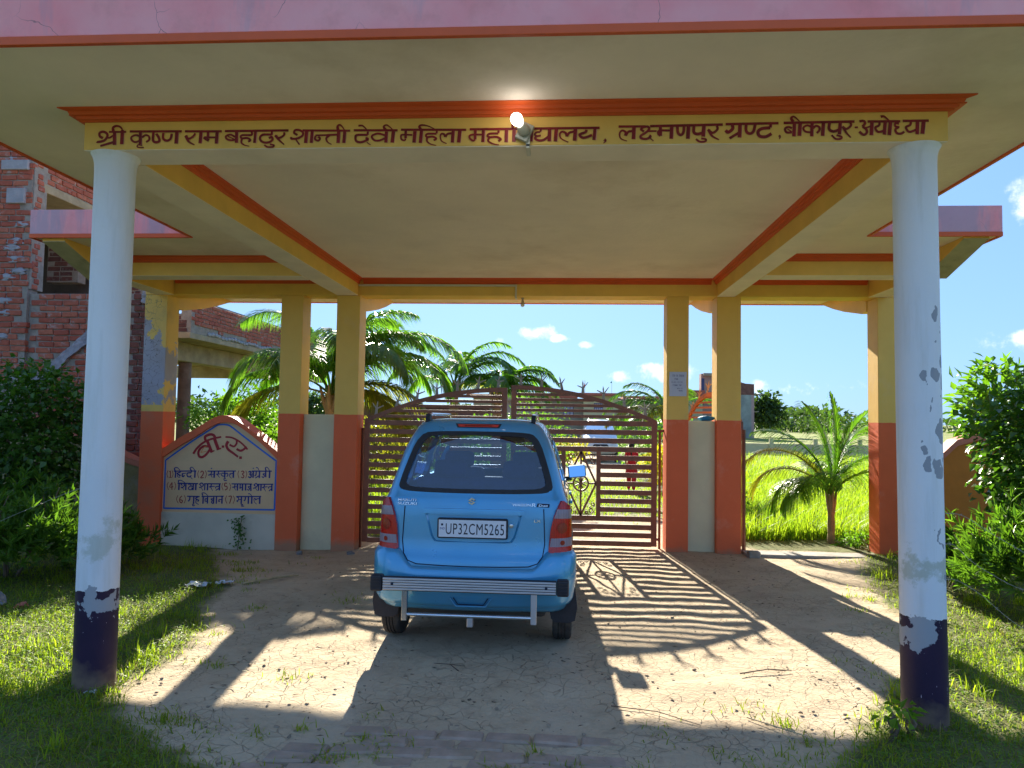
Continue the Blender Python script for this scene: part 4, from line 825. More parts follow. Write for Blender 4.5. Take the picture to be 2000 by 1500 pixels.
# balcony behind: slab, edge, parapet and round column
XP = -7.42
MB().box(-12, XP, 13.82, 24.0, 3.10, 3.22).build('balcony_slab', m_shut, BB, bevel=.01)
MB().box(XP-.22, XP-.011, 13.86, 24.0, 3.222, 3.915).build('mortar_bed', m_mortar, BB)
lay(BB, (XP, 13.86), (0, 1), 8.0, 3.30, 7, 'red', m_brick, lambda x, z: z < 3.36 and (x < 1.2 or random.random() < .5))
MB().box(-9.5, XP-.22, 13.86, 14.05, 3.222, 3.6).build('mortar_bed', m_mortar, BB); lay(BB, (-9.5, 13.85), (1, 0), 2.05, 3.23, 4, 'dark', m_brickd)
es = MB()
for i in range(60):
    y = 14.6+i*.15; es.blob((XP+.004, y, 3.255+.02*math.sin(i)), .09, (.16, 1.1, .55), i, .3, 1)
es.build('mortar_splash', m_smear, BB, smooth=180)
MB().box(-8.35, -8.0, 14.0, 24.0, 2.70, 3.098).build('balcony_beam', m_shut, BB, bevel=.02)
MB().box(-12, -8.352, 15.6, 15.85, 2.72, 3.098).build('balcony_beam', m_shut, BB, bevel=.02)
MB().box(-14, -7.6, 21.9, 22.2, 2.72, 3.098).build('balcony_beam', m_shut, BB, bevel=.02)
MB().lathe([(.135, 0), (.135, 1.5), (.132, 2.699)], c=(-8.17, 15.05, 0), seg=28).build('round_column', M_plain('brown stained concrete column', (.20, .115, .085), .85, .2, 5, .5, 30, .008, dirt=((.33, .24, .20), .5, .6)), BB, smooth=60)
# place: up to 290 separate bricks, the rest as one joined part
d0 = Vector((0, 0, 1.6)); BRICKS.sort(key=lambda b: (Vector(b[2])-d0).length if b[1].materials[0] is m_brick and b[2][0] > -7.9 else 99+(Vector(b[2])-d0).length)
rest = {}
bx_ = BB.location
for i, (pa, me, lo, ro) in enumerate(BRICKS):
    if i < 290: inst(me, 'brick', pa, (lo[0]-bx_.x, lo[1]-bx_.y, lo[2]-bx_.z), ro)
    else: rest.setdefault(me.materials[0].name, []).append((me, lo, ro))
for mn, L_ in rest.items():
    q = MB()
    from mathutils import Euler
    for me, lo, ro in L_:
        Mx = Matrix.Translation(lo) @ Euler(ro).to_matrix().to_4x4(); n = len(q.v)
        q.v += [tuple(Mx @ v.co) for v in me.vertices]; q.f += [tuple(n+a for a in f.vertices) for f in me.polygons]
    tag(q.build('bricks', bpy.data.materials[mn], BB), kind='stuff')
# boundary walls
m_wall_l = M_plain('mossy yellow wall paint', (.30, .24, .10), .85, .2, 4, .4, 25, .008, dirt=((.35, .34, .36), .5, .6))
m_wall_r = M_plain('orange boundary wall paint', (.62, .20, .025), .75, .10, 3, .3, 30, .004, dirt=((.35, .13, .04), .55, .5))
m_cap = M_plain('coral wall coping', (.62, .20, .12), .7, .1, 5, .3)
def curved_wall(name, label, x0, x1, y0, y1, zf, mat, capm, n=24):
    T = thing(name, label, 'wall', ((x0+x1)/2, y0, 0)); xs = [x0+(x1-x0)*i/n for i in range(n+1)]
    MB().prism([(x0, -.2), (x1, -.2)] + [(x, zf(x)) for x in xs[::-1]], 'y', y0, y1).build('wall_body', mat, T)
    c = MB()
    for x in xs:
        for dy, dz in ((-.025, 0.0), (-.025, .075), (.025, .075), (.025, 0)): c.v.append((x, (y0 if dy < 0 else y1)+dy, zf(x)+.001+dz))
    for i in range(n):
        for k in range(4): c.f.append((i*4+k, i*4+(k+1) % 4, i*4+4+(k+1) % 4, i*4+4+k))
    c.f += [(0, 3, 2, 1), (4*n, 4*n+1, 4*n+2, 4*n+3)]; c.build('coping', capm, T); return T
curved_wall('boundary_wall', 'mossy yellow boundary wall with dipping coral coping left of the gateway', -9.5, -5.41, 9.02, 9.20, lambda x: .88+.28*min(1, abs(x+5.41)/.6)**1.5+.45*math.sin(max(0, -x-6.01)*1.3)**2*.5, m_wall_l, m_cap)
curved_wall('boundary_wall', 'orange boundary wall with arched top right of the gateway', 4.07, 9.5, 8.98, 9.16, lambda x: .80+.62*math.sin(min(max((x-4.07)/1.75, 0), 3)*math.pi)**2*.999 if x < 9.3 else .8, m_wall_r, m_cap)

# ------------------------------------------------------------------ car
def car_paint(name, c, metal=.35):
    m, t, p, o = newmat(name); v = coords(t, rnd=False)
    t.links.new(mixc(t, fmath(t, 'MULTIPLY', ramp(t, tnoise(t, v, 2.2, 5, .6), .4, .75), .12), c, (.34, .30, .24)), p.inputs['Base Color'])
    p.inputs['Metallic'].default_value = metal; p.inputs['Roughness'].default_value = .34; p.inputs['Coat Weight'].default_value = 1.0; p.inputs['Coat Roughness'].default_value = .04
    t.links.new(ramp(t, tnoise(t, v, 6, 5), -.5, 2.4), p.inputs['Roughness'])
    return m
def glass_mat(name, tintc, a, gc=(1, 1, 1)):
    m = bpy.data.materials.new(name); m.use_nodes = True; t = m.node_tree; t.nodes.clear()
    o = N(t, 'ShaderNodeOutputMaterial'); gl = N(t, 'ShaderNodeBsdfGlossy'); gl.inputs['Roughness'].default_value = .01; gl.inputs['Color'].default_value = gc+(1,)
    tr = N(t, 'ShaderNodeBsdfTransparent'); tr.inputs[0].default_value = tintc+(1,); fr = N(t, 'ShaderNodeFresnel'); fr.inputs[0].default_value = 1.5
    mx = N(t, 'ShaderNodeMixShader'); f = fmath(t, 'ADD', fmath(t, 'MULTIPLY', fr.outputs[0], 1.6), a, clamp=True)
    t.links.new(f, mx.inputs[0]); t.links.new(tr.outputs[0], mx.inputs[1]); t.links.new(gl.outputs[0], mx.inputs[2]); t.links.new(mx.outputs[0], o.inputs[0]); return m
def lens_mat(name, c, trans=.5):
    m, t, p, o = newmat(name); p.inputs['Base Color'].default_value = c+(1,); p.inputs['Roughness'].default_value = .22; p.inputs['Coat Weight'].default_value = .25
    v = coords(t, rnd=False); w = N(t, 'ShaderNodeTexWave'); w.inputs['Scale'].default_value = 28; w.bands_direction = 'X'; t.links.new(v, w.inputs['Vector'])
    t.links.new(mixc(t, fmath(t, 'MULTIPLY', w.outputs['Fac'], .5), c, tuple(x*.45 for x in c)), p.inputs['Base Color'])
    bump(t, w.outputs['Fac'], p, .3, .003); return m
m_blk = M_plain('black textured plastic', (.022, .022, .028), .55, .2, 20, .2); m_rub = M_plain('dusty tyre rubber', (.035, .034, .034), .85, .2, 6, .2, dirt=((.20, .16, .12), .5, .6))
m_chr = M_plain('brushed steel', (.62, .64, .68), .22, .05, 8, .05, metal=1); m_alu = M_plain('aluminium strip', (.66, .67, .72), .33, .04, 10, .1, metal=.85)
m_seat = M_plain('blue grey seat fabric', (.04, .07, .20), .85, .2, 12, .3); m_inn = M_plain('grey cabin plastic', (.10, .10, .11), .7, .1, 8, .1)
m_trim = M_plain('beige cabin lining', (.34, .31, .27), .8, .1, 8, .1); m_rim = M_plain('silver wheel steel', (.40, .41, .42), .4, .1, 8, .05, metal=.7)
m_gap = M_plain('panel gap shadow line', (.01, .02, .05), .8, 0, 5, 0); m_under = M_plain('dirty underbody', (.05, .045, .04), .9, .2, 5, .3)
ZK = [.27, .30, .34, .44, .58, .63, .68, .74, .85, .96, 1.03, 1.07, 1.15, 1.25, 1.35, 1.45, 1.52, 1.555, 1.580, 1.592]
WK = [.60, .635, .652, .668, .676, .674, .662, .655, .655, .650, .640, .622, .600, .572, .545, .503, .464, .434, .382, .28]
YRK = [.24, .17, .14, .12, .115, .12, .145, .155, .16, .165, .175, .195, .225, .265, .305, .345, .375, .395, .44, .56]
YFK = [3.05, 3.18, 3.24, 3.30, 3.32, 3.31, 3.30, 3.28, 3.16, 2.92, 2.70, 2.62, 2.50, 2.34, 2.18, 2.00, 1.86, 1.78, 1.70, 1.55]
RCK = [.10, .13, .14, .15, .15, .15, .14, .14, .14, .14, .13, .12, .12, .12, .12, .12, .12, .12, .12, .12]
def kk(z, K): return float(np.interp(z, ZK, K))
def car_pt(s, z, d=0.0, sh=0.0):
    """point on the body skin: s = arc length round the plan outline from the middle of the tail (positive = right side), d outward"""
    w = kk(z, WK)-sh; yr = kk(z, YRK)+sh; yf = kk(z, YFK)-sh; rc = kk(z, RCK); rf = .30 if z < 1 else .18
    sg = 1 if s >= 0 else -1; a = abs(s); a0 = w-rc; q = math.pi*rc/2
    dome = lambda x: .055*(x/w)**2
    if a <= a0: x, y, nx, ny = a, yr+dome(a), .11*a/w/w, -1
    elif a <= a0+q:
        t = (a-a0)/rc; x = a0+rc*math.sin(t); y = yr+dome(a0)+rc*(1-math.cos(t)); nx, ny = math.sin(t), -math.cos(t)
    else:
        ys = yr+dome(a0)+rc; L = yf-rf-.12-ys; b = a-a0-q
        if b <= L: f = b/L; x = w+.016*math.sin(math.pi*min(1, f*1.0)); y = ys+b; nx, ny = 1, 0
        else:
            b -= L; q2 = math.pi*rf/2; a2 = w-rf
            if b <= q2: t = b/rf; x = a2+rf*math.cos(t); y = yf-rf-.12+rf*math.sin(t); nx, ny = math.cos(t), math.sin(t)
            else: b = min(b-q2, a2); x = a2-b; y = yf-.12+.12*(1-(x/max(a2, .01))**2); nx, ny = .2*x, 1
    n = Vector((nx, ny, 0)).normalized(); return Vector((sg*(x+n.x*d), y+n.y*d, z))
def car_len(z, sh=0):
    w = kk(z, WK)-sh; rc = kk(z, RCK); rf = .30 if z < 1 else .18; yr = kk(z, YRK)+sh; yf = kk(z, YFK)-sh; a0 = w-rc
    L = yf-rf-.12-(yr+.055*(a0/w)**2+rc); return a0, math.pi*rc/2, L, math.pi*rf/2, w-rf
def s_of_y(y, z):
    a0, q, L, q2, a2 = car_len(z); w = kk(z, WK); ys = kk(z, YRK)+.055*(a0/w)**2+kk(z, RCK); return a0+q+(y-ys)
def build_car(T, paint, detail=True):
    OUT = []
    def put(mb, name, mat, parent=None, **kw):
        o = mb.build(name, mat, parent or T, local=True, **kw); OUT.append(o); return o
    # ---- shell
    def shell(sh, zs):
        V_, F_ = [], []; cnt = None
        for z in zs:
            a0, q, L, q2, a2 = car_len(z, sh); ss = list(np.linspace(0, a0, 9)) + list(a0+np.linspace(0, q, 8)[1:]) + list(a0+q+np.linspace(0, L, 16)[1:]) + list(a0+q+L+np.linspace(0, q2, 7)[1:]) + list(a0+q+L+q2+np.linspace(0, a2, 6)[1:])
            row = [car_pt(s, z, 0, sh) for s in ss] + [car_pt(-s, z, 0, sh) for s in ss[-2:0:-1]]
            cnt = len(row); V_ += row
        for i in range(len(zs)-1):
            for k in range(cnt):
                k2 = (k+1) % cnt; F_.append((i*cnt+k, i*cnt+k2, (i+1)*cnt+k2, (i+1)*cnt+k))
        F_.append(tuple(range(cnt))[::-1]); e = (len(zs)-1)*cnt; F_.append(tuple(range(e, e+cnt)))
        return V_, F_
    zs = []
    for i in range(len(ZK)-1): zs += list(np.linspace(ZK[i], ZK[i+1], 3 if ZK[i+1]-ZK[i] > .03 else 2))[:-1]
    zs.append(ZK[-1])
    V1, F1 = shell(0, zs); V2, F2 = shell(.035, [z for z in zs if .42 < z < 1.555])
    me = bpy.data.meshes.new('body'); n = len(V1)
    me.from_pydata([tuple(v) for v in V1+V2], [], F1+[tuple(n+a for a in f[::-1]) for f in F2]); me.validate()
    body = link('body', me, paint, T)
    def ring_patch(poly, K=5, d=0.0):
        c = (sum(p[0] for p in poly)/len(poly), sum(p[1] for p in poly)/len(poly)); V_, F_ = [tuple(car_pt(c[0], c[1], d))], []; m = len(poly)
        for r_ in range(1, K+1):
            for p in poly: V_.append(tuple(car_pt(c[0]+(p[0]-c[0])*r_/K, c[1]+(p[1]-c[1])*r_/K, d)))
        for k in range(m): F_.append((0, 1+k, 1+(k+1) % m))
        for r_ in range(K-1):
            for k in range(m): a = 1+r_*m; F_.append((a+k, a+m+k, a+m+(k+1) % m, a+(k+1) % m))
        return V_, F_
    def dens(poly, h=.03):
        out = []
        for i in range(len(poly)):
            a = Vector(poly[i]); b = Vector(poly[(i+1) % len(poly)]); k = max(1, int((b-a).length/h))
            out += [tuple(a.lerp(b, j/k)) for j in range(k)]
        return out
    def chaikin(p, it=2, r=.25):
        for _ in range(it):
            q = []
            for i in range(len(p)):
                a = Vector(p[i]); b = Vector(p[(i+1) % len(p)]); q += [tuple(a.lerp(b, r)), tuple(a.lerp(b, 1-r))]
            p = q
        return p
    def patch(name, poly, mat, d, parent=None, smooth=30):
        V_, F_ = ring_patch(poly, 5, d); mb = MB(); mb.v, mb.f = V_, F_; return put(mb, name, mat, parent, smooth=smooth)
    def thick(name, poly, mat, d0, d1, parent=None):
        V1_, F1_ = ring_patch(poly, 4, d1); m = len(poly); mb = MB(); mb.v = list(V1_); mb.f = list(F1_); n = len(mb.v)
        mb.v += [tuple(car_pt(p[0], p[1], d0)) for p in poly]; o_ = n-m
        mb.f += [(o_+k, n+k, n+(k+1) % m, o_+(k+1) % m) for k in range(m)]; return put(mb, name, mat, parent, smooth=35)
    cut = MB()
    def cutter(poly):
        for d_ in ((.06, -.075),):
            Va, Fa = ring_patch(poly, 3, d_[0]); Vb, Fb = ring_patch(poly, 3, d_[1]); n = len(cut.v); m = len(poly); K = 3
            cut.v += Va+Vb; cut.f += [tuple(n+a for a in f) for f in Fa] + [tuple(n+len(Va)+a for a in f[::-1]) for f in Fb]
            o1 = n+len(Va)-m; o2 = n+len(Va)+len(Vb)-m; cut.f += [(o1+k, o2+k, o2+(k+1) % m, o1+(k+1) % m) for k in range(m)]
    rear = dens(chaikin([(-.545, 1.088), (-.30, 1.078), (.30, 1.078), (.545, 1.088), (.525, 1.20), (.428, 1.485), (.25, 1.502), (-.25, 1.502), (-.428, 1.485), (-.525, 1.20)], 2, .22), .04)
    ws = []
    def hole(p): cutter(p); ws.append(p)
    hole(rear)
    sides = []
    for sg in (1, -1):
        for y0, y1, t0, t1 in ((.48, .92, .62, .92), (.99, 1.62, .99, 1.62), (1.70, 2.30, 1.70, 1.98)):
            pl = chaikin([(s_of_y(y0, 1.08), 1.08), (s_of_y(y1, 1.08), 1.08), (s_of_y(t1, 1.44), 1.44), (s_of_y(t0, 1.44), 1.44)], 2, .12)
            pl = [(sg*a, b) for a, b in pl]; pl = dens(pl, .06); sides.append(pl); cutter(pl)
    def front_pt(frac, z):
        a0, q, L, q2, a2 = car_len(z); return (a0+q+L+q2*.55)+(q2*.45+a2)*(1-frac)
    # windscreen spans both sides of the nose seam; mesh it directly
    wz = list(np.linspace(1.09, 1.50, 9)); wv = []
    def wrow(z, d, f_=1.0):
        out = []
        for i in range(-8, 9):
            fr = abs(i)/8*f_; s_ = front_pt(fr, z); out.append(car_pt(s_ if i >= 0 else -s_, z, d))
        return out
    def wgrid(d, f_=1.0, zz=wz):
        V_, F_ = [], []
        for z in zz: V_ += [tuple(p) for p in wrow(z, d, f_)]
        for j in range(len(zz)-1):
            for i in range(16): a = j*17+i; F_.append((a, a+1, a+18, a+17))
        return V_, F_
    Va, Fa = wgrid(.07); Vb, Fb = wgrid(-.09); n = len(cut.v); n2 = n+len(Va)
    cut.v += Va+Vb; cut.f += [tuple(n+a for a in f) for f in Fa] + [tuple(n2+a for a in f[::-1]) for f in Fb]
    H = len(wz); bd = [i for i in range(17)] + [j*17+16 for j in range(1, H)] + [(H-1)*17+i for i in range(15, -1, -1)] + [j*17 for j in range(H-2, 0, -1)]
    for k in range(len(bd)): a, b = bd[k], bd[(k+1) % len(bd)]; cut.f.append((n+a, n2+a, n2+b, n+b))
    # wheel arches
    for yy in (.63, 2.83):
        for sg in (1, -1):
            Mx = Matrix.Translation((sg*.60, yy, .27)) @ Matrix.Rotation(R(90), 4, 'Y'); k0 = len(cut.v)
            cut.lathe([(.315, -.16), (.315, .16)], M=Mx, seg=28)
    co = cut.build('cutter', None, T, local=True)
    bm = bmesh.new(); bm.from_mesh(co.data); bmesh.ops.remove_doubles(bm, verts=bm.verts, dist=1e-6); bmesh.ops.recalc_face_normals(bm, faces=bm.faces); bm.to_mesh(co.data); bm.free()
    bm = bmesh.new(); bm.from_mesh(me); bmesh.ops.remove_doubles(bm, verts=bm.verts, dist=1e-6); bm.to_mesh(me); bm.free()
    md = body.modifiers.new('b', 'BOOLEAN'); md.operation = 'DIFFERENCE'; md.solver = 'EXACT'; md.use_self = True; md.object = co
    dg = bpy.context.evaluated_depsgraph_get(); nm = bpy.data.meshes.new_from_object(body.evaluated_get(dg)); body.modifiers.clear(); body.data = nm
    nm.materials.clear(); nm.materials.append(paint); nm.shade_smooth(); nm.set_sharp_from_angle(angle=R(32)); bpy.data.objects.remove(co)
    # ---- glazing
    gl_r = glass_mat('rear glass with sky blue in tint', (.32, .42, .66), .05); gl = glass_mat('window glass', (.80, .86, .84), .01)  # blue of the rear glass stands in for reflected sky
    patch('rear_window', [(a*1.0, z) for a, z in rear], gl_r, -.004)
    # black ceramic border round the rear glass
    c_ = (0, 1.29); inner = [(a*.905, c_[1]+(z-c_[1])*.86) for a, z in rear]; mb = MB(); m = len(rear)
    for p in rear: mb.v.append(tuple(car_pt(p[0], p[1], .0005)))
    for p in inner: mb.v.append(tuple(car_pt(p[0], p[1], .0005)))
    mb.f = [(k, (k+1) % m, m+(k+1) % m, m+k) for k in range(m)]; put(mb, 'window_border', m_blk, smooth=40)
    for pl in sides:
        patch('side_window', pl, gl, -.006)
    Vw, Fw = wgrid(-.006); mb = MB(); mb.v, mb.f = Vw, Fw; put(mb, 'windscreen', gl, smooth=60)
    # ---- cabin
    mb = MB().box(-.56, .56, .40, 2.55, .36, .44); put(mb, 'cabin_floor', m_inn)
    mb = MB().box(-.56, .56, .30, .86, .44, .95); put(mb, 'luggage_area', m_inn, bevel=.03)
    def seat(x0, x1, y, hz, heads):
        s_ = MB().box(x0, x1, y, y+.50, .62, .76); o = put(s_, 'seat', m_seat, bevel=.04)
        Mx = Matrix.Translation(((x0+x1)/2, y, .74)) @ Matrix.Rotation(R(14), 4, 'X'); h = hz-.74
        put(MB().box((x0-x1)/2, (x1-x0)/2, -.06, .06, 0, h, Mx), 'seat_back', m_seat, o, bevel=.045)
        for hx in heads: put(MB().box(hx-(x0+x1)/2-.13, hx-(x0+x1)/2+.13, -.045, .045, h+.0, h+.14, Mx), 'headrest', m_seat, o, bevel=.04)
    seat(-.55, .55, 1.02, 1.14, (-.27, .27)); seat(-.53, -.08, 1.72, 1.18, (-.30,)); seat(.08, .53, 1.72, 1.18, (.30,))
    put(MB().box(-.56, .56, 2.30, 2.60, .70, 1.02), 'dashboard', m_inn, bevel=.05)
    wm = Matrix.Translation((.29, 2.12, .98)) @ Matrix.Rotation(R(62), 4, 'X'); st = MB(); pts_ = [wm @ Vector((.17*math.cos(a), .17*math.sin(a), 0)) for a in np.linspace(0, 2*math.pi, 25)]
    st.tube(pts_, .014, 8); st.tube([wm @ Vector((-.16, 0, 0)), wm @ Vector((.16, 0, 0))], .016, 6); put(st, 'steering_wheel', m_blk, smooth=60)
    put(MB().box(.02, .26, 1.98, 2.01, 1.37, 1.435), 'rear_view_mirror', m_blk, bevel=.015)
    gb = MB().tube([(.145, 1.97, 1.36), (.145, 1.97, 1.22)], .003, 5); gb.blob((.145, 1.97, 1.27), .022, (1, 1, 1.8), 2, .4, 1); put(gb, 'hanging_charm', M_plain('red charm beads', (.45, .08, .03), .6, .3, 40, .2))
    # ---- tail lamps
    red = lens_mat('red lamp lens', (.50, .006, .006)); clr = lens_mat('clear lamp lens', (.30, .25, .32)); amb = lens_mat('tail lamp reflector', (.30, .02, .01))
    for sg in (1, -1):
        out = [(.600, 1.045), (.575, 1.0), (.543, .93), (.525, .85), (.517, .75), (.511, .692), (.70, .690), (.705, .80), (.70, .92), (.68, 1.0)]
        pl = [(sg*a, b) for a, b in out]; L_ = thick('tail_lamp', dens(chaikin(pl, 1, .15), .04), red, -.01, .020)
        cl = [(.525, .915), (.515, .865), (.70, .865), (.70, .915)]; cl = [(.563, .985), (.545, .925), (.70, .915), (.697, .975)]
        patch('reversing_lens', dens([(sg*a, b) for a, b in cl], .03), clr, .0225, L_)
        patch('indicator_lens', dens([(sg*a, b) for a, b in [(.527, .792), (.522, .735), (.70, .732), (.70, .789)]], .03), clr, .0225, L_)
        for zc_, r_ in ((.858, .036), (.760, .016)):
            patch('lamp_reflector', [(sg*(.60+r_*math.cos(a)), zc_+r_*math.sin(a)) for a in np.linspace(0, 2*math.pi, 17)[:-1]], amb, .0245, L_)
    bl_ = thick('brake_light', dens([(-.150, 1.528), (.150, 1.528), (.165, 1.556), (-.165, 1.556)], .03), m_blk, -.005, .006)
    patch('brake_lens', dens([(-.138, 1.533), (.138, 1.533), (.148, 1.551), (-.148, 1.551)], .03), lens_mat('bright red lens', (.85, .06, .05)), .008, bl_)
    patch('brake_lens_bar', dens([(-.10, 1.539), (.10, 1.539), (.10, 1.546), (-.10, 1.546)], .03), amb, .0095, bl_)
    # ---- bumper: a padded band that dips under the tailgate
    S = .86; nn = 72; bp = MB(); vv = [0, .06, .14, .5, .86, .94, 1]; dd = [-.01, .020, .030, .034, .030, .018, -.012]
    for i in range(nn+1):
        s_ = -S+2*S*i/nn; a = abs(s_); zt = .598+.118*float(sstep(.40, .525, a)); zb = .315+.012*float(sstep(.5, .8, a)); 
        for v_, d_ in zip(vv, dd):
            k_ = 1.0 if a < .75 else max(0, 1-(a-.75)/.11)
            bulge = .010*float(sstep(.45, .6, a)) if v_ > .6 else 0
            bp.v.append(tuple(car_pt(s_, zb+(zt-zb)*v_, (d_+bulge)*k_+(0 if k_ > .2 else .002))))
    m7 = len(vv)
    for i in range(nn):
        for k in range(m7-1): a = i*m7+k; bp.f.append((a, a+m7, a+m7+1, a+1))
    put(bp, 'bumper', paint, smooth=50)
    # number plate recess, garnish and tailgate seam
    def seam(pts, r=.0035, d=.0015, closed=False):
        P_ = dens(pts, .02) if closed else [tuple(Vector(pts[i]).lerp(Vector(pts[i+1]), j/6)) for i in range(len(pts)-1) for j in range(6)]+[pts[-1]]
        return MB().tube([car_pt(a, b, d) for a, b in P_], r, 6)
    gs = seam([(-.478, .985), (-.488, .75), (-.475, .67), (-.44, .625), (-.38, .605), (-.2, .600), (0, .598), (.2, .600), (.38, .605), (.44, .625), (.475, .67), (.488, .75), (.478, .985)], .0035, .002)
    put(gs, 'tailgate_seam', m_gap, smooth=80)
    rec = [(-.335, .955), (-.29, .79), (-.262, .752), (.262, .752), (.29, .79), (.335, .955)]
    rp = chaikin(rec, 1, .1); rc_ = MB(); inn_ = [(a*.955, .86+(b-.86)*.93) for a, b in rp]; m = len(rp)
    for p, d_ in [(p, .001) for p in rp]+[(p, .009) for p in [(a*.985, .86+(b-.86)*.975) for a, b in rp]]+[(p, .001) for p in inn_]: rc_.v.append(tuple(car_pt(p[0], p[1], d_)))
    for r_ in range(2): rc_.f += [(r_*m+k, r_*m+(k+1) % m, (r_+1)*m+(k+1) % m, (r_+1)*m+k) for k in range(m)]
    put(rc_, 'plate_recess', paint, smooth=30)
    thick('tailgate_garnish', dens(chaikin([(-.345, .938), (.345, .938), (.350, .973), (.30, .978), (-.30, .978), (-.350, .973)], 1, .15), .04), paint, 0, .022)
    P0 = car_pt(0, .85); yp = P0.y-.022
    PL = put(MB().box(-.240, .240, yp-.014, yp+.02, .782, .918), 'number_plate', m_blk, bevel=.010)
    put(MB().box(-.228, .228, yp-.0175, yp-.0135, .793, .907), 'plate_face', M_plain('white number plate', (.72, .74, .80), .4, .03, 10, 0), PL)
    tm_ = text_mesh('UP32CM5265', .105, spacing=1.08); xs_ = [v.co.x for v in tm_.vertices]; wtxt = max(xs_)-min(xs_)
    m_char = M_plain('black plate characters', (.012, .014, .03), .45, 0, 5, 0)
    o = link('plate_number', tm_, m_char, PL); o.rotation_euler = (R(90), 0, 0); kx = .395/wtxt; o.scale = (kx, 1.0, 1); o.location = (-.180-min(xs_)*kx, yp-.0185, .812)
    tm_ = text_mesh('IND', .022); o = link('plate_country_mark', tm_, m_navy, PL); o.rotation_euler = (R(90), 0, 0); o.location = (-.221, yp-.0185, .842); o.scale = (.9, 1, 1)
    put(MB().box(-.212, -.198, yp-.0185, yp-.0176, .868, .882), 'plate_hologram', m_gap, PL)
    kh = MB().lathe([(.0135, 0), (.0135, .012), (.006, .013)], M=Matrix.Translation((.262, yp+.012, .872)) @ Matrix.Rotation(R(90), 4, 'X'), seg=16); put(kh, 'key_lock', m_chr, smooth=40)
    # emblem: angular double hook
    E1 = [(-.028, .004), (.004, .026), (.027, .010), (.018, .004), (.003, .013), (-.010, .004), (.024, -.014), (.024, -.016), (.027, -.006), (-.002, -.028), (-.028, -.010), (-.019, -.004), (-.004, -.014), (.008, -.006)]
    E1 = [(-.027, .006), (0, .026), (.027, .010), (.017, .004), (.001, .014), (-.009, .007), (.026, -.010), (.0, -.027), (-.027, -.011), (-.017, -.005), (-.001, -.015), (.009, -.009)]
    ye = car_pt(0, 1.03).y; em = MB().prism([(a*.93-.012, 1.03+b*.93) for a, b in E1], 'y', ye-.010, ye-.002); put(em, 'emblem', m_chr)
    def badge(s, size, x, z, wid, name='badge_lettering', mat=None, lean=.18):
        me_ = text_mesh(s, size, font_bold=True, ext=.002); xs2 = [v.co.x for v in me_.vertices]; k_ = wid/(max(xs2)-min(xs2)); x0 = min(xs2)
        for v in me_.vertices:
            px = x+(v.co.x-x0)*k_+v.co.y*lean; pz = z+v.co.y; q_ = car_pt(px, pz, .006+v.co.z); v.co = (q_.x, q_.y, q_.z)
        return link(name, me_, mat or m_chr, T)
    if detail:
        badge('MARUTI', .024, -.530, 1.018, .130); badge('SUZUKI', .024, -.530, .994, .135)
        badge('WAGON', .024, .262, 1.002, .125); badge('R', .032, .394, 1.000, .030)
        patch('badge_plate', dens([(.428, .998), (.515, .994), (.518, 1.018), (.436, 1.022)], .03), m_gap, .003); badge('Duo', .020, .442, 1.001, .062)
        badge('LX', .024, .413, .896, .045, lean=0)
    # ---- rear guard
    GB = put(MB().box(-.572, .572, -.020, .012, .456, .548), 'rear_guard', m_blk, bevel=.006)
    for k in range(5): put(MB().box(-.568, .568, -.027, -.0205, .463+.0165*k, .463+.0165*k+.0125), 'guard_strip', m_alu, GB, bevel=.002)
    for sg in (1, -1):
        e_ = put(MB().box(*(sorted((sg*.573, sg*.652))), -.028, .05, .450, .554), 'guard_end_cap', m_blk, GB, bevel=.012)
        for k in range(4): put(MB().box(*(sorted((sg*.588, sg*.642))), -.0325, -.0275, .463+.022*k, .470+.022*k), 'cap_rib', m_blk, GB)
        put(MB().lathe([(.009, 0), (.009, .006), (.004, .008)], M=Matrix.Translation((sg*.505, -.0268, .503)) @ Matrix.Rotation(R(90), 4, 'X'), seg=10), 'guard_bolt', m_gap, GB, smooth=30)
        put(MB().box(sg*.425-.019, sg*.425+.019, -.012, .03, .262, .470), 'guard_leg', m_chr if sg < 0 else m_alu, GB, bevel=.004)
    put(MB().tube([(-.406, .01, .300), (.406, .01, .300)], .0125, 12), 'guard_tube', m_chr, GB, smooth=60)
    put(MB().box(-.018, .022, .05, .10, .215, .275), 'tow_hook', m_alu, bevel=.005)
    hs = MB().tube([car_pt(-.14, .395, .036), car_pt(-.10, .338, .036), car_pt(.10, .338, .036), car_pt(.14, .395, .036)], .006, 8); put(hs, 'bumper_scoop', paint, smooth=60)
    hs = MB().tube([car_pt(-.115, .395, .036), car_pt(-.085, .350, .036), car_pt(.085, .350, .036), car_pt(.115, .395, .036)], .0035, 8); put(hs, 'bumper_scoop', m_gap, smooth=60)
    # ---- underbody, flaps, wheels
    put(MB().box(-.50, .50, .25, 3.0, .24, .40), 'underbody', m_under, bevel=.03)
    for sg in (1, -1):
        fl = MB(); 
        pl = [(sg*.50, .42), (sg*.70, .44), (sg*.715, .30), (sg*.70, .215), (sg*.66, .198), (sg*.56, .200), (sg*.535, .225), (sg*.515, .33)]
        put(MB().prism(pl if sg > 0 else pl[::-1], 'y', .295, .307), 'mud_flap', m_blk, bevel=.002)
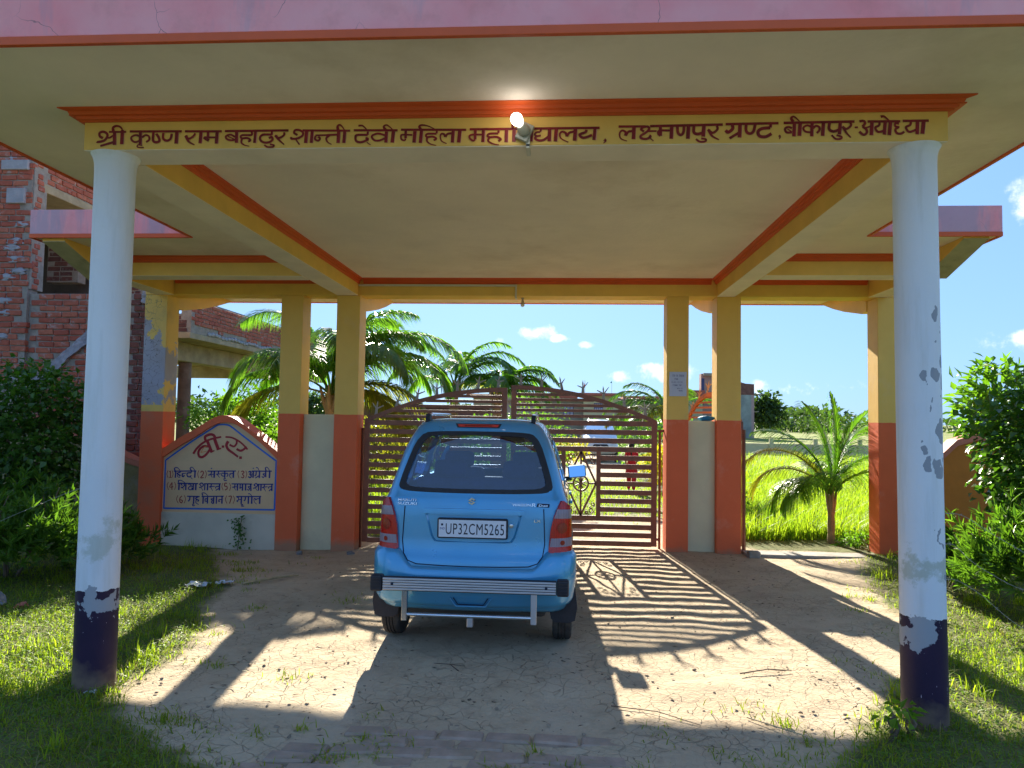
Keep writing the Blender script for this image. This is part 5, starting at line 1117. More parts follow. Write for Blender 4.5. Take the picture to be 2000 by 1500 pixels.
    for yy in (.63, 2.83):
        for sg in (1, -1):
            Mx = Matrix.Translation((sg*.612, yy, .262)) @ Matrix.Rotation(R(90), 4, 'Y')
            wl_ = MB(); pr = [(.17, -.065), (.235, -.068), (.252, -.062), (.2605, -.050), (.262, -.034)]
            for g0 in (-.030, -.008, .014): pr += [(.262, g0), (.254, g0+.001), (.254, g0+.007), (.262, g0+.008)]
            pr += [(.262, .034), (.2605, .050), (.252, .062), (.235, .068), (.17, .065)]
            wl_.lathe(pr, M=Mx, seg=40); ty = put(wl_, 'tyre', m_rub, smooth=30)
            dk = MB().lathe([(.172, -.03), (.172, .045), (.150, .035), (.06, .03), (.05, .05), (.0, .05)] if sg > 0 else [(.0, -.05), (.05, -.05), (.06, -.03), (.150, -.035), (.172, -.045), (.172, .03)], M=Mx, seg=28); put(dk, 'wheel_rim', m_rim, ty, smooth=40)
    put(MB().tube([(-.60, .63, .26), (.60, .63, .26)], .035, 12), 'rear_axle', m_under, smooth=60)
    # ---- roof rails
    for sg in (1, -1):
        rl = MB(); pts_ = []
        for i in range(15):
            f = i/14; y = .50+1.15*f; up = .042*min(1, min(f, 1-f)*9)**.6; pts_.append((sg*(.388-.01*math.sin(f*3.1)), y, 1.578+up))
        rl.tube(pts_, .012, 8); put(rl, 'roof_rail', m_chr, smooth=60)
        put(MB().prism([(.47, 1.555), (.60, 1.572), (.56, 1.622), (.50, 1.622)], 'x', sg*.388-.016, sg*.388+.016), 'rail_foot', m_blk, bevel=.006)
    # ---- mirrors, door handles, seams
    for sg in (1, -1):
        Mm = Matrix.Translation((sg*.745, 2.10, 1.105)) @ Matrix.Rotation(R(-6*sg), 4, 'Y')
        hs = MB().box(-.085, .085, -.02, .05, -.058, .062, Mm); o = put(hs, 'wing_mirror', paint, bevel=.022)
        put(MB().box(-.074, .074, -.026, -.0215, -.048, .052, Mm @ Matrix.Rotation(R(-7), 4, 'X')), 'mirror_glass', glass_mat('mirror glass', (.02, .02, .02), .85, (.34, .58, .92)), o, bevel=.001)  # blue of the reflected sky is put into the mirror tint
        put(MB().box(min(sg*.60, sg*.70), max(sg*.60, sg*.70), 2.11, 2.15, 1.02, 1.06), 'mirror_arm', m_blk, o, bevel=.01)
        for y in (.95, 1.66): 
            a = s_of_y(y, 1.0); put(MB().tube([car_pt(sg*s_of_y(y, z), z, .001) for z in np.linspace(.42, 1.06, 12)], .0035, 6), 'door_seam', m_gap, smooth=80)
        put(MB().tube([car_pt(sg*s_of_y(2.36, z), z, .001) for z in np.linspace(.42, 1.04, 12)], .0035, 6), 'door_seam', m_gap, smooth=80)
        for y in (1.12, 1.83): put(MB().tube([car_pt(sg*s_of_y(y+.14*f, .93), .93, .014) for f in (0, .33, .66, 1)], .012, 8), 'door_handle', paint, smooth=60)
        put(MB().tube([car_pt(sg*s_of_y(y, .66), .66, .003) for y in np.linspace(.95, 2.34, 14)], .012, 6), 'rubbing_strip', m_blk, smooth=60)
    # ---- nose
    for sg in (1, -1):
        a0, q, L, q2, a2 = car_len(.80); f0 = a0+q+L
        pl = [(sg*(f0+a), b) for a, b in ((.10, .70), (.50, .70), (.56, .76), (.50, .84), (.12, .86))]
        thick('headlight', dens(pl, .05), clr, -.02, .010)
    a0, q, L, q2, a2 = car_len(.62); fe = a0+q+L+q2+a2
    for sg in (1, -1): patch('grille', dens([(sg*(fe-.30), .60), (sg*(fe-.002), .60), (sg*(fe-.002), .68), (sg*(fe-.30), .68)], .05), m_blk, .004)
    nb = MB(); 
    for i in range(25):
        s_ = fe*(.72+.28*i/24)
    fb = MB(); vs = [0, .1, .5, .9, 1]; ds = [0, .03, .04, .03, 0]; rows = []
    for sg in (1, -1):
        fb = MB(); n3 = 22
        for i in range(n3+1):
            s_ = fe*(.70+.30*i/n3)
            for v_, d_ in zip(vs, ds): fb.v.append(tuple(car_pt(sg*min(s_, fe-.0005), .30+.26*v_, d_*min(1, i/4))))
        for i in range(n3):
            for k in range(4): a = i*5+k; fb.f.append((a, a+5, a+6, a+1))
        put(fb, 'front_bumper', paint, smooth=50)
    return OUT
m_carblue = car_paint('light blue car paint', (.055, .33, .60))
CAR = thing('car', 'light blue hatchback with steel rear guard parked under the canopy facing the gate', 'car', (-.585, 4.72, 0))
build_car(CAR, m_carblue)

# ------------------------------------------------------------------ vegetation
m_grass = M_leaf('sunlit lawn grass', (.19, .27, .018), (.34, .38, .035), .6, .5, .9)
m_field = M_leaf('tall field grass', (.18, .27, .02), (.33, .38, .035), .6, .5, .5)
m_dry = M_leaf('dry grass', (.30, .24, .10), (.42, .34, .16), .4, .7, 2)
m_hib = M_leaf('hibiscus leaf', (.05, .13, .018), (.11, .22, .025), .38, .32, 3, spec=.5)
m_ole = M_leaf('oleander leaf', (.07, .15, .018), (.14, .25, .03), .42, .38, 3)
m_palm = M_leaf('palm leaflet', (.07, .17, .022), (.15, .27, .03), .55, .34, 2, spec=.5)
m_palmy = M_leaf('yellowing palm leaflet', (.16, .17, .02), (.34, .28, .04), .5, .4, 3)
m_hedge = M_leaf('hedge leaf', (.09, .20, .018), (.18, .31, .03), .5, .45, 1.5)
m_crot = M_leaf('yellow croton leaf', (.42, .36, .015), (.60, .50, .03), .5, .45, 3)
m_tree = M_leaf('tree leaf', (.05, .09, .025), (.09, .15, .04), .35, .5, 1)
m_twig = M_plain('grey brown bark', (.17, .12, .08), .9, .2, 10, .5, 40, .006)
m_trunk = M_plain('fibrous palm trunk', (.33, .24, .13), .9, .25, 9, .7, 30, .012)
def leaves_np(P, D, U, L, Wd, fold=.25, seg=1):
    """P base points, D unit directions, U approx up normals; folded diamond leaves"""
    S = np.cross(D, U); S /= np.linalg.norm(S, axis=1, keepdims=True)+1e-9; Nn = np.cross(S, D)
    L = L[:, None]; Wd = Wd[:, None]; n = len(P)
    a = P; b = P+D*L*.42+S*Wd*.5+Nn*Wd*fold; c = P+D*L-Nn*L*.10; d = P+D*L*.42-S*Wd*.5+Nn*Wd*fold
    V = np.stack([a, b, c, d], 1).reshape(-1, 3); i = np.arange(n)*4
    F = np.concatenate([np.stack([i, i+1, i+2], 1), np.stack([i, i+2, i+3], 1)]); return V, F
def unit(v): return v/(np.linalg.norm(v, axis=1, keepdims=True)+1e-9)
def np_obj(name, VF, mat, parent=None, loc=(0, 0, 0)):
    me = mesh_np(name, VF[0], VF[1]); me.materials.append(mat); o = bpy.data.objects.new(name, me); COL.objects.link(o)
    if parent is not None: o.parent = parent
    o.location = loc; return o
def blades(n, xs, ys, hmin, hmax, w, zf=None, lean=.5, seedh=None):
    x, y = xs, ys; n = len(x); z = zf(x, y); h = RNG.uniform(hmin, hmax, n)*(RNG.random(n)**.5*.6+.6); az = RNG.uniform(0, 2*np.pi, n); ln = RNG.uniform(.1, lean, n)
    dx = np.cos(az)*ln*h; dy = np.sin(az)*ln*h; px = -np.sin(az)*w*.5; py = np.cos(az)*w*.5
    b = np.stack([x, y, z], 1); m = b+np.stack([dx*.35, dy*.35, h*.55], 1); t = b+np.stack([dx, dy, h*(1-.25*ln)], 1); s = np.stack([px, py, np.zeros(n)], 1)
    V = np.stack([b-s, b+s, m+s*.8, m-s*.8, t], 1).reshape(-1, 3); i = np.arange(n)*5
    return V, np.concatenate([np.stack([i, i+1, i+2], 1), np.stack([i, i+2, i+3], 1), np.stack([i+3, i+2, i+4], 1)])
def lawn(n, x0, x1, y0, y1, thr=.35, keep=None):
    X, Y = [], []
    xs = RNG.uniform(x0, x1, n); ys = RNG.uniform(y0, y1, n); gp = np.array([grassmask(a, b) for a, b in zip(xs, ys)])
    k = gp > thr+RNG.random(n)*.55
    if keep is not None: k &= keep(xs, ys)
    return xs[k], ys[k]
def zg(x, y): return height(x, y)-.004
# near lawn, left and right of the driveway
gxs, gys = [], []
for a in ((34000, -6.0, -1.6, 3.0, 5.6), (12000, -6.2, -2.6, 5.6, 9.0), (24000, 1.0, 4.8, 3.0, 5.8), (9000, 2.6, 6, 5.8, 9.0)):
    q = lawn(*a, thr=.2); gxs.append(q[0]); gys.append(q[1])
gx_, gy_ = np.concatenate(gxs), np.concatenate(gys)
tag(np_obj('lawn_grass', blades(0, gx_, gy_, .024, .078, .006, zg, 1.3), m_grass), 'short green lawn grass on both sides of the driveway', 'grass', kind='stuff')
# taller tufts
tx, ty = [], []
for k in range(150):
    side = random.random() < .55; x = random.uniform(-5.5, -2.3) if side else random.uniform(1.9, 4.5); y = random.uniform(3.2, 8.8)
    if grassmask(x, y) < .5: continue
    m_ = random.randint(14, 34); tx.append(x+RNG.normal(0, .035, m_)); ty.append(y+RNG.normal(0, .035, m_))
tx, ty = np.concatenate(tx), np.concatenate(ty)
tag(np_obj('grass_tufts', blades(0, tx, ty, .07, .17, .007, zg, 1.1), m_grass), 'taller tufts of grass standing out of the roadside lawn', 'grass', kind='stuff')
# low clover-like weeds
wx, wy = lawn(26000, -5.8, -1.8, 3.1, 6.6, .3); wx2, wy2 = lawn(16000, 1.2, 4.6, 3.1, 6.6, .3); wx, wy = np.concatenate([wx, wx2]), np.concatenate([wy, wy2])
n = len(wx); az = RNG.uniform(0, 2*np.pi, n); D = unit(np.stack([np.cos(az), np.sin(az), RNG.uniform(-.1, .7, n)], 1)); P = np.stack([wx, wy, zg(wx, wy)+RNG.uniform(.005, .055, n)], 1)
tag(np_obj('clover_weeds', leaves_np(P, D, np.tile([0, 0, 1.], (n, 1)), RNG.uniform(.012, .03, n), RNG.uniform(.010, .02, n)), M_leaf('weed leaf', (.11, .20, .028), (.21, .29, .05), .5, .5, 1.5)), 'small leafy ground weeds among the lawn grass', 'weeds', kind='stuff')
# sparse weeds creeping over the mud and paving
sx_, sy_ = [], []
for k in range(95):
    y = random.choice([random.uniform(3.05, 3.9), random.uniform(3.3, 8.6)]); l = interp(y, LY, LX); r = interp(y, RY, RX)
    x = random.choice([l+random.random()**2*1.6, r-random.random()**2*1.1, random.uniform(-1.2, .4) if y < 3.6 else l+.2])
    m_ = random.randint(8, 40); sp_ = random.uniform(.02, .07); sx_.append(x+RNG.normal(0, sp_*1.5, m_)); sy_.append(y+RNG.normal(0, sp_, m_))
sx_, sy_ = np.concatenate(sx_), np.concatenate(sy_)
tag(np_obj('creeping_weeds', blades(0, sx_, sy_, .02, .055, .006, zg, 1.8), m_grass), 'sparse creeping weeds on the cracked mud and between the paving bricks', 'weeds', kind='stuff')
k = RNG.random(len(gx_)) < .08
tag(np_obj('dry_grass', blades(0, gx_[k]+.01, gy_[k], .03, .11, .004, zg, 2.2), m_dry), 'dry straw coloured blades scattered through the lawn', 'grass', kind='stuff')
# field behind the gateway: tall bright grass
def field(n, xr, y0, y1, hm, hM, w):
    u_ = RNG.random(n); y = y0/(1-u_*(1-y0/y1)); x = RNG.uniform(xr[0], xr[1], n)*y/10
    g_ = np.array([grassmask(a, b) if b < 45 and abs(a) < 30 else 1 for a, b in zip(x, y)]); k_ = g_ > .25+RNG.random(n)*.4; x, y = x[k_], y[k_]
    return blades(0, x, y, hm, hM, w*1.0, zg, .8)
fx = []
fa = field(46000, (1.9, 6.2), 9.9, 34, .14, .34, .016); fb_ = field(16000, (-9, -1.5), 10, 30, .12, .32, .018)
tag(np_obj('field_grass', fa, m_field), 'tall bright green grass of the field behind the right side opening', 'grass', kind='stuff')
tag(np_obj('field_grass', fb_, m_field), 'rough green grass behind the left half of the gateway', 'grass', kind='stuff')
px_, py_ = lawn(14000, -2.0, 2.2, 10.5, 20, .2)
tag(np_obj('drive_grass', blades(0, px_, py_, .03, .09, .014, zg, 1.2), m_field), 'low grass growing across the sandy drive behind the gate', 'grass', kind='stuff')

def bush(name, label, cat, c, r, n, leaf, mat, kind='broad', nobj=0, stems=5, seed=0, group=None, lump=.3, flat=0, leafname='foliage'):
    rs = np.random.default_rng(seed+11); T = thing(name, label, cat, (c[0], c[1], max(0, c[2]-r[2])), 0, group); base = np.array(T.location)
    if kind == 'lance':
        m_ = n//9; d = unit(rs.normal(size=(m_, 3))); d[:, 2] = np.where(d[:, 2] < -.3, -d[:, 2]*.5, d[:, 2])
        rad = rs.random(m_)**.4; lf = np.array([1+lump*noise.noise(Vector(v*2.3)+Vector((seed, 0, 0)))*2 for v in d])
        tip = np.array(c)+d*rad[:, None]*lf[:, None]*np.array(r); ax_ = unit(d*np.array([1, 1, .6])+np.array([0, 0, .75])+rs.normal(0, .22, (m_, 3)))
        P = np.repeat(tip, 9, 0)+np.repeat(ax_, 9, 0)*rs.uniform(-.07, .02, (m_*9, 1)); az = rs.uniform(0, 2*np.pi, m_*9); A = np.repeat(ax_, 9, 0)
        e1 = unit(np.cross(A, np.array([.3, .9, .1]))); e2 = np.cross(A, e1); sp_ = rs.uniform(.35, 1.0, (m_*9, 1))
        D = unit(A+(e1*np.cos(az)[:, None]+e2*np.sin(az)[:, None])*sp_); U = A
        L = leaf[0]*rs.uniform(.7, 1.2, m_*9); Wd = leaf[1]*rs.uniform(.8, 1.2, m_*9)
    else:
        d = unit(rs.normal(size=(n, 3))); rad = .30+.70*rs.random(n)**.55
        lf = np.array([1+lump*(noise.noise(Vector(v*1.9)+Vector((seed, 0, 0)))*1.5+noise.noise(Vector(v*5)+Vector((seed, 9, 0)))*.7) for v in d])
        P = np.array(c)+d*rad[:, None]*lf[:, None]*np.array(r); D = unit(d*.7+rs.normal(0, .55, (n, 3))+np.array([0, 0, -.1])); U = unit(d*.5+np.array([0, 0, 1.0])+rs.normal(0, .35, (n, 3)))
        L = leaf[0]*rs.uniform(.6, 1.25, n); Wd = leaf[1]*rs.uniform(.7, 1.2, n)
    k_ = P[:, 2] > .02; P, D, U, L, Wd = P[k_], D[k_], U[k_], L[k_], Wd[k_]
    if nobj:
        cam_ = np.array([0, 0, 1.6]); depth = np.linalg.norm(P-cam_, axis=1)+.25*np.linalg.norm((P-np.array(c))/np.array(r), axis=1)*-1; od = np.argsort(depth)
        pick = od[:nobj*2][rs.permutation(nobj*2)[:nobj]]; lm = mesh_np('leaf', *leaves_np(np.zeros((1, 3)), np.array([[0, 1., 0]]), np.array([[0, 0, 1.]]), np.array([1.]), np.array([leaf[1]/leaf[0]]))); lm.materials.append(mat)
        for i in pick:
            dd = Vector(D[i]); uu = Vector(U[i]); s_ = dd.cross(uu).normalized(); u2 = s_.cross(dd); Mx = Matrix((s_, dd, u2)).transposed()
            inst(lm, 'leaf', T, tuple(P[i]-base), tuple(Mx.to_euler()), (L[i],)*3)
        ms = np.ones(len(P), bool); ms[pick] = False; P, D, U, L, Wd = P[ms], D[ms], U[ms], L[ms], Wd[ms]
    o = np_obj(leafname, leaves_np(P-base, D, U, L, Wd), mat, T); o['kind'] = 'stuff' if False else ''
    del o['kind']
    sm = MB()
    for i in range(stems):
        a = 2*math.pi*i/stems+seed; t_ = Vector((math.cos(a)*r[0]*.5, math.sin(a)*r[1]*.5, r[2]*1.5)); b_ = Vector((math.cos(a)*.06, math.sin(a)*.06, -.02-max(0, c[2]-r[2])*0))
        sm.tube([b_, b_.lerp(t_, .5)+Vector((.04, 0, 0)), t_], [.016, .011, .004], 6)
        for j in range(3): q_ = b_.lerp(t_, .3+.2*j); sm.tube([q_, q_+Vector((random.uniform(-.3, .3)*r[0], random.uniform(-.3, .3)*r[1], .35*r[2]))], [.008, .003], 5)
    sm.build('stem', m_twig, T, local=True); return T
# right side: hibiscus above oleander hedge
bush('hibiscus_bush', 'large round leaved hibiscus bush at the right edge in front of the orange wall', 'bush', (4.62, 6.9, 1.32), (.85, .75, .90), 5200, (.085, .075), m_hib, nobj=230, seed=3, lump=.22)
bush('oleander_bush', 'bright narrow leaved oleander hedge at the right edge below the hibiscus', 'bush', (3.98, 6.0, .42), (.85, .6, .56), 6500, (.115, .022), m_ole, 'lance', nobj=220, seed=5, lump=.2)
bush('oleander_bush', 'dark narrow leaved shrub just behind the right round column', 'bush', (3.72, 7.3, .30), (.30, .40, .36), 1700, (.11, .022), m_ole, 'lance', seed=8, lump=.25)
bush('leafy_tree', 'thin tree with drooping leaves seen between the right column and the hibiscus', 'tree', (6.1, 10.6, 1.8), (.45, .5, .75), 900, (.19, .08), m_hedge, seed=21, stems=3)
# left side
bush('hibiscus_bush', 'dark hibiscus bush in front of the brick wall at the left edge', 'bush', (-5.95, 7.7, 1.30), (.78, .6, .86), 5600, (.075, .066), m_hib, nobj=200, seed=13, lump=.25)
bush('oleander_bush', 'dark narrow leaved oleander hedge at the left edge below the hibiscus', 'bush', (-5.25, 6.6, .34), (.98, .75, .58), 8000, (.12, .022), m_ole, 'lance', nobj=150, seed=15, lump=.2)
bush('oleander_bush', 'small dark shrub between the left round column and the coral pillar', 'bush', (-4.75, 7.3, .18), (.50, .45, .46), 2800, (.11, .022), m_ole, 'lance', seed=18, lump=.25)
# behind: small tree by the sign, hedges
bush('young_tree', 'small leafy tree with pale flowers behind the arched sign wall', 'tree', (-6.35, 14.0, 1.25), (.95, .7, .85), 2600, (.13, .07), m_hedge, seed=31, stems=4, lump=.45)
bush('garden_shrub', 'dark green shrub behind the right end of the arched sign wall', 'bush', (-5.2, 12.4, .75), (.6, .5, .6), 1500, (.10, .06), m_hedge, seed=33)
bush('garden_shrub', 'rounded low shrub in the grass left of the small palm', 'bush', (2.75, 12.4, .35), (.42, .4, .42), 1300, (.06, .035), m_hedge, seed=37)
for i, (x, y, rx, rz, lb) in enumerate([(-4.3, 16.5, 1.2, .85, 'yellow green shrub behind the left leaf of the gate, next to the pillar'), (-2.6, 18.5, 1.3, .9, 'green shrub behind the left leaf of the gate, left of the car'), (-1.0, 20.5, 1.4, 1.1, 'broad green shrub behind the meeting stiles of the gate'), (2.2, 33.5, 1.3, .9, 'green shrub behind the right leaf of the gate, below the far building'), (2.9, 20, 1.2, 1.0, 'green shrub behind the hinge side of the right gate leaf')]):
    bush('garden_shrub', lb, 'bush', (x, y, rz*.9), (rx, .7, rz), 2200, (.12, .06), m_hedge if i else m_palmy, seed=40+i, lump=.3)
bush('croton_hedge', 'bright yellow croton hedge beside the pillar, behind the right gate leaf', 'hedge', (2.55, 16.8, .62), (.75, .6, .52), 2400, (.09, .055), m_crot, seed=50, stems=3, lump=.18)
bush('croton_hedge', 'bright yellow croton hedge behind the car mirror, left of the white car', 'hedge', (.15, 25.5, .52), (.85, .5, .42), 1500, (.11, .07), m_crot, seed=51, stems=3, lump=.18)
bush('low_weed', 'leafy low green weeds at the foot of the small palm', 'weeds', (3.95, 9.55, .08), (.42, .22, .13), 700, (.06, .03), m_hedge, seed=55, stems=2)
bush('low_weed', 'broad leaved seedling at the foot of the right round column', 'weeds', (1.74, 3.86, .10), (.10, .08, .09), 34, (.06, .045), m_hedge, seed=57, stems=2)
# vine plant against the dado
vp = thing('wall_plant', 'small dark climbing plant against the whitewashed base of the sign wall', 'plant', (-4.05, 8.90, -.1))
n = 150; zz = RNG.uniform(0, .40, n); spread = np.where(zz < .1, .09, np.where(zz > .33, .05, .045)); P = np.stack([RNG.normal(0, 1, n)*spread*.8+.03*np.sin(zz*14)+zz*.10, RNG.uniform(-.06, -.01, n), zz], 1)
D = unit(RNG.normal(size=(n, 3))); np_obj('foliage', leaves_np(P, D, np.tile([0, -.7, .7], (n, 1)), RNG.uniform(.022, .042, n), RNG.uniform(.02, .036, n)), m_hib, vp)
MB().tube([(-4.05, 8.88, -.12), (-4.03, 8.885, .1), (-4.01, 8.89, .30)], .004, 5).build('stem', m_twig, vp)

# ---- palms
def frond_mesh(L, elev, curl, ll, n=44, wd=.03, mat=m_palm, seed=0, hang=.9, half=None):
    rs = random.Random(seed); pts = []; p = Vector((0, 0, 0)); a = elev; N_ = 16; ds = L/N_
    for i in range(N_+1):
        pts.append(p.copy()); p = p+Vector((math.cos(a), 0, math.sin(a)))*ds; a -= curl/N_*(.5+1.0*i/N_)
    mb = MB(); mb.tube(pts, [.022*(1-.85*i/N_)*L/2.5+.002 for i in range(N_+1)], 5)
    for k in range(n):
        f = .16+.84*(k/(n-1)); t_ = f*N_; i = min(int(t_), N_-1); c = pts[i].lerp(pts[i+1], t_-i); tg = (pts[i+1]-pts[i]).normalized()
        l = ll*(math.sin(math.pi*min(1, .18+f*.80))**.6)*rs.uniform(.82, 1.1)
        for sg in (1, -1):
            out = Vector((0, sg, 0)); d0 = (out*.85+tg*(.55+.5*f)+Vector((0, 0, rs.uniform(.0, .25)))).normalized(); q = c.copy(); w = wd*rs.uniform(.8, 1.1); b0 = len(mb.v)
            ns = 4
            for j in range(ns+1):
                g = j/ns; ww = w*(1-g**2*.95)*(.5+.5*min(1, g*4)); sd_ = d0.cross(Vector((0, 0, 1))).normalized()*ww*.5+Vector((0, 0, ww*.15))
                mb.v.append(tuple(q-sd_)); mb.v.append(tuple(q+sd_)); d1 = (d0+Vector((0, 0, -hang*(g**1.1)*1.7))).normalized(); q = q+d1*(l/ns)
            for j in range(ns): mb.f.append((b0+2*j, b0+2*j+1, b0+2*j+3, b0+2*j+2))
    me = bpy.data.meshes.new('frond'); me.from_pydata(mb.v, [], mb.f); me.materials.append(mat); return me
def palm(label, loc, h, fr, ll, wd, r=.11, lean=(0, 0), n=44, name='palm_tree', hang=.9):
    T = thing(name, label, 'palm tree', loc); top = Vector((lean[0], lean[1], h)); pr = []; N_ = max(6, int(h/.12))
    tp = [Vector((0, 0, -.1)).lerp(top, i/N_) for i in range(N_+1)]
    MB().tube(tp, [r*(1.15-.3*i/N_)*(1.08 if i % 2 else .95) for i in range(N_+1)], 12).build('trunk', m_trunk, T, local=True, smooth=60)
    sh = MB()
    for i in range(7):
        a = i*2.4; sh.tube([top+Vector((0, 0, -.25-.04*i)), top+Vector((math.cos(a)*r*1.1, math.sin(a)*r*1.1, -.1)), top+Vector((math.cos(a)*r*1.8, math.sin(a)*r*1.8, .18))], [r*.45, r*.4, r*.12], 6)
    sh.build('leaf_base', m_trunk, T, local=True, smooth=60)
    cache = {}
    for i, (az, el, L, cu, mt) in enumerate(fr):
        key = (round(el), round(L, 1), cu, mt)
        if key not in cache: cache[key] = frond_mesh(L, R(el), cu, ll, n, wd, m_palmy if mt else m_palm, seed=i, hang=hang)
        o = inst(cache[key], 'frond', T, tuple(top), (random.uniform(-.15, .15), 0, R(az)))
    return T
palm('big palm with arching fronds behind the paired left pillars', (-4.05, 12.4, 0), 1.95,
     [(2, 64, 3.1, 2.5, 0), (-10, 52, 2.8, 2.5, 0), (20, 74, 2.5, 2.3, 0), (33, 55, 2.4, 2.4, 0), (-35, 60, 2.6, 2.6, 0), (165, 80, 2.9, 2.2, 0), (196, 42, 2.2, 2.4, 0), (150, 50, 2.5, 2.3, 0), (215, 62, 2.2, 2.7, 0), (95, 78, 2.4, 2.1, 0), (-70, 76, 2.2, 2.4, 0), (-110, 62, 2.0, 2.6, 0), (55, 83, 2.5, 2.0, 0), (8, 27, 2.2, 2.2, 1), (-20, 14, 1.9, 1.8, 1), (186, 20, 2.1, 2.0, 1), (30, 14, 1.9, 1.8, 1), (0, 86, 2.4, 2.0, 0), (-5, 78, 2.3, 2.4, 0), ], .85, .030, n=92, hang=1.25)
palm('palm with upright fronds behind the gate, right of the big palm', (-2.55, 17.0, 0), 2.3,
     [(175, 78, 2.1, 2.1, 0), (20, 80, 2.0, 2.0, 0), (0, 55, 2.0, 2.2, 0), (-10, 35, 1.9, 2.0, 0), (190, 50, 1.9, 2.2, 0), (90, 70, 2.0, 2.0, 0), (-80, 60, 1.6, 2.2, 0), (45, 30, 1.8, 1.9, 1), (150, 35, 1.8, 2.0, 0), (-30, 60, 2.1, 2.4, 0), (10, 66, 2.2, 2.3, 0), (168, 60, 2.0, 2.4, 0)], .62, .04, n=52, hang=1.2)
palm('low palm above the middle of the gate', (-1.45, 16.2, 0), 2.15,
     [(0, 48, 1.5, 2.2, 0), (15, 62, 1.6, 2.0, 0), (-20, 30, 1.4, 1.8, 0), (180, 40, 1.3, 2.0, 0), (90, 60, 1.5, 2.0, 0), (-70, 50, 1.3, 2.1, 0), (30, 20, 1.3, 1.6, 0), (150, 60, 1.2, 2.0, 0), (8, 40, 1.7, 2.2, 0), (-8, 56, 1.7, 2.2, 0)], .6, .042, n=46, hang=1.2)
palm('bushy palm behind the notice pillar', (2.25, 15.2, 0), 1.75,
     [(178, 35, 1.5, 1.7, 0), (165, 52, 1.5, 2.0, 0), (195, 20, 1.5, 1.5, 1), (150, 15, 1.3, 1.4, 0), (60, 60, 1.4, 2.0, 0), (0, 45, 1.3, 2.0, 0), (-80, 50, 1.1, 2.0, 0), (-120, 25, 1.3, 1.6, 1), (210, 5, 1.3, 1.2, 0), (180, 70, 1.2, 1.8, 0)], .5, .035, n=40)
palm('low green palm far behind the hinge side of the right gate leaf', (3.4, 25.5, 0), 1.1,
     [(178, 35, 1.5, 1.7, 0), (160, 60, 1.5, 2.0, 0), (10, 30, 1.5, 1.5, 0), (60, 60, 1.4, 2.0, 0), (0, 55, 1.3, 2.0, 0), (-80, 50, 1.1, 2.0, 0), (230, 25, 1.3, 1.6, 0)], .5, .04, n=34)
palm('small young palm in the grass behind the right side opening', (3.56, 9.75, 0), .66,
     [(184, 66, 1.55, 2.5, 1), (176, 52, 1.3, 2.6, 1), (190, 40, 1.1, 2.6, 0), (172, 102, 1.35, .5, 0), (140, 90, 1.3, .8, 0), (-60, 86, 1.25, .9, 0), (165, 76, 1.4, 1.7, 0), (6, 64, 1.15, 1.8, 0), (-18, 52, 1.05, 2.0, 0), (14, 78, 1.25, 1.2, 0), (-100, 58, .85, 2.2, 0), (204, 34, 1.0, 2.2, 0), (90, 58, 1.1, 2.1, 0), (-140, 50, .9, 2.4, 0)], .54, .012, r=.045, n=72, hang=1.0)
# far trees
def far_tree(label, x, y, h, w, seed, mat=None):
    T = bush('far_tree', label, 'tree', (x, y, h*.62), (w, w*.8, h*.42), 1500, (h*.11, h*.08), mat or m_tree, seed=seed, stems=3, lump=.4)
    return T
far_tree('distant round tree seen in the gap between the paired left pillars, left one', -31.6, 90, 4.2, 2.0, 61)
far_tree('distant smaller tree in the gap between the paired left pillars, right one', -28.8, 92, 3.9, 1.2, 62)
far_tree('distant dark tree right of the stained grey building', 21.8, 78, 4.4, 1.9, 63)
tl = []
rs_ = np.random.default_rng(5)
for k in range(170):
    a = rs_.uniform(-60, 60); dist = rs_.uniform(105, 190); x = math.sin(R(a))*dist; y = math.cos(R(a))*dist; hh = rs_.uniform(1.8, 3.6)*dist/110; n = 170
    d = unit(rs_.normal(size=(n, 3))); P = np.array([x, y, hh*.5])+d*np.array([hh*rs_.uniform(.9, 1.7), hh, hh*.5])*(.4+.6*rs_.random((n, 1)))
    tl.append(leaves_np(P, unit(d+rs_.normal(0, .4, (n, 3))), np.tile([0, 0, 1.], (n, 1)), np.full(n, hh*.22), np.full(n, hh*.18)))
Vt = np.concatenate([v for v, f in tl]); off = np.cumsum([0]+[len(v) for v, f in tl[:-1]]); Ft = np.concatenate([f+o_ for (v, f), o_ in zip(tl, off)])
tag(np_obj('tree_line', (Vt, Ft), m_tree), 'low blue green tree line along the horizon', 'trees', kind='stuff')

# ------------------------------------------------------------------ things beyond the gate
m_colw = M_plain('cream college wall', (.55, .49, .28), .8, .06, 1, .1); m_rf = M_plain('red brown roof edge', (.42, .12, .08), .8, .1, 1, .1)
m_win = M_plain('dark blue window frame', (.03, .045, .14), .4, .1, 5, 0); m_wing = M_plain('pale window panes', (.30, .34, .45), .2, .1, 5, 0)
m_ext = M_plain('shaded grey wall', (.30, .27, .20), .85, .1, 1, .1)  # darker copy of the cream wall, shade in its colour; ledges and copings share it
CB = thing('college_building', 'cream single storey building with red brown roof edge far behind the right gate leaf', 'building', (4.0, 60, 0))
Y0 = 60
MB().box(-7.5, 10.5, Y0+1.2, Y0+9, -.2, 3.35).build('wall', m_ext, CB)
MB().box(1.9, 4.75, Y0, Y0+1.19, -.2, 3.55).build('porch_block', m_colw, CB)
MB().box(1.45, 5.25, Y0-.6, Y0+2, 3.56, 3.78).build('porch_roof', m_rf, CB)
MB().box(-8, 1.40, Y0+.3, Y0+9.2, 3.36, 3.60).build('roof_edge', m_rf, CB); MB().box(5.30, 10.9, Y0+.3, Y0+9.2, 3.36, 3.60).build('roof_edge', m_rf, CB)
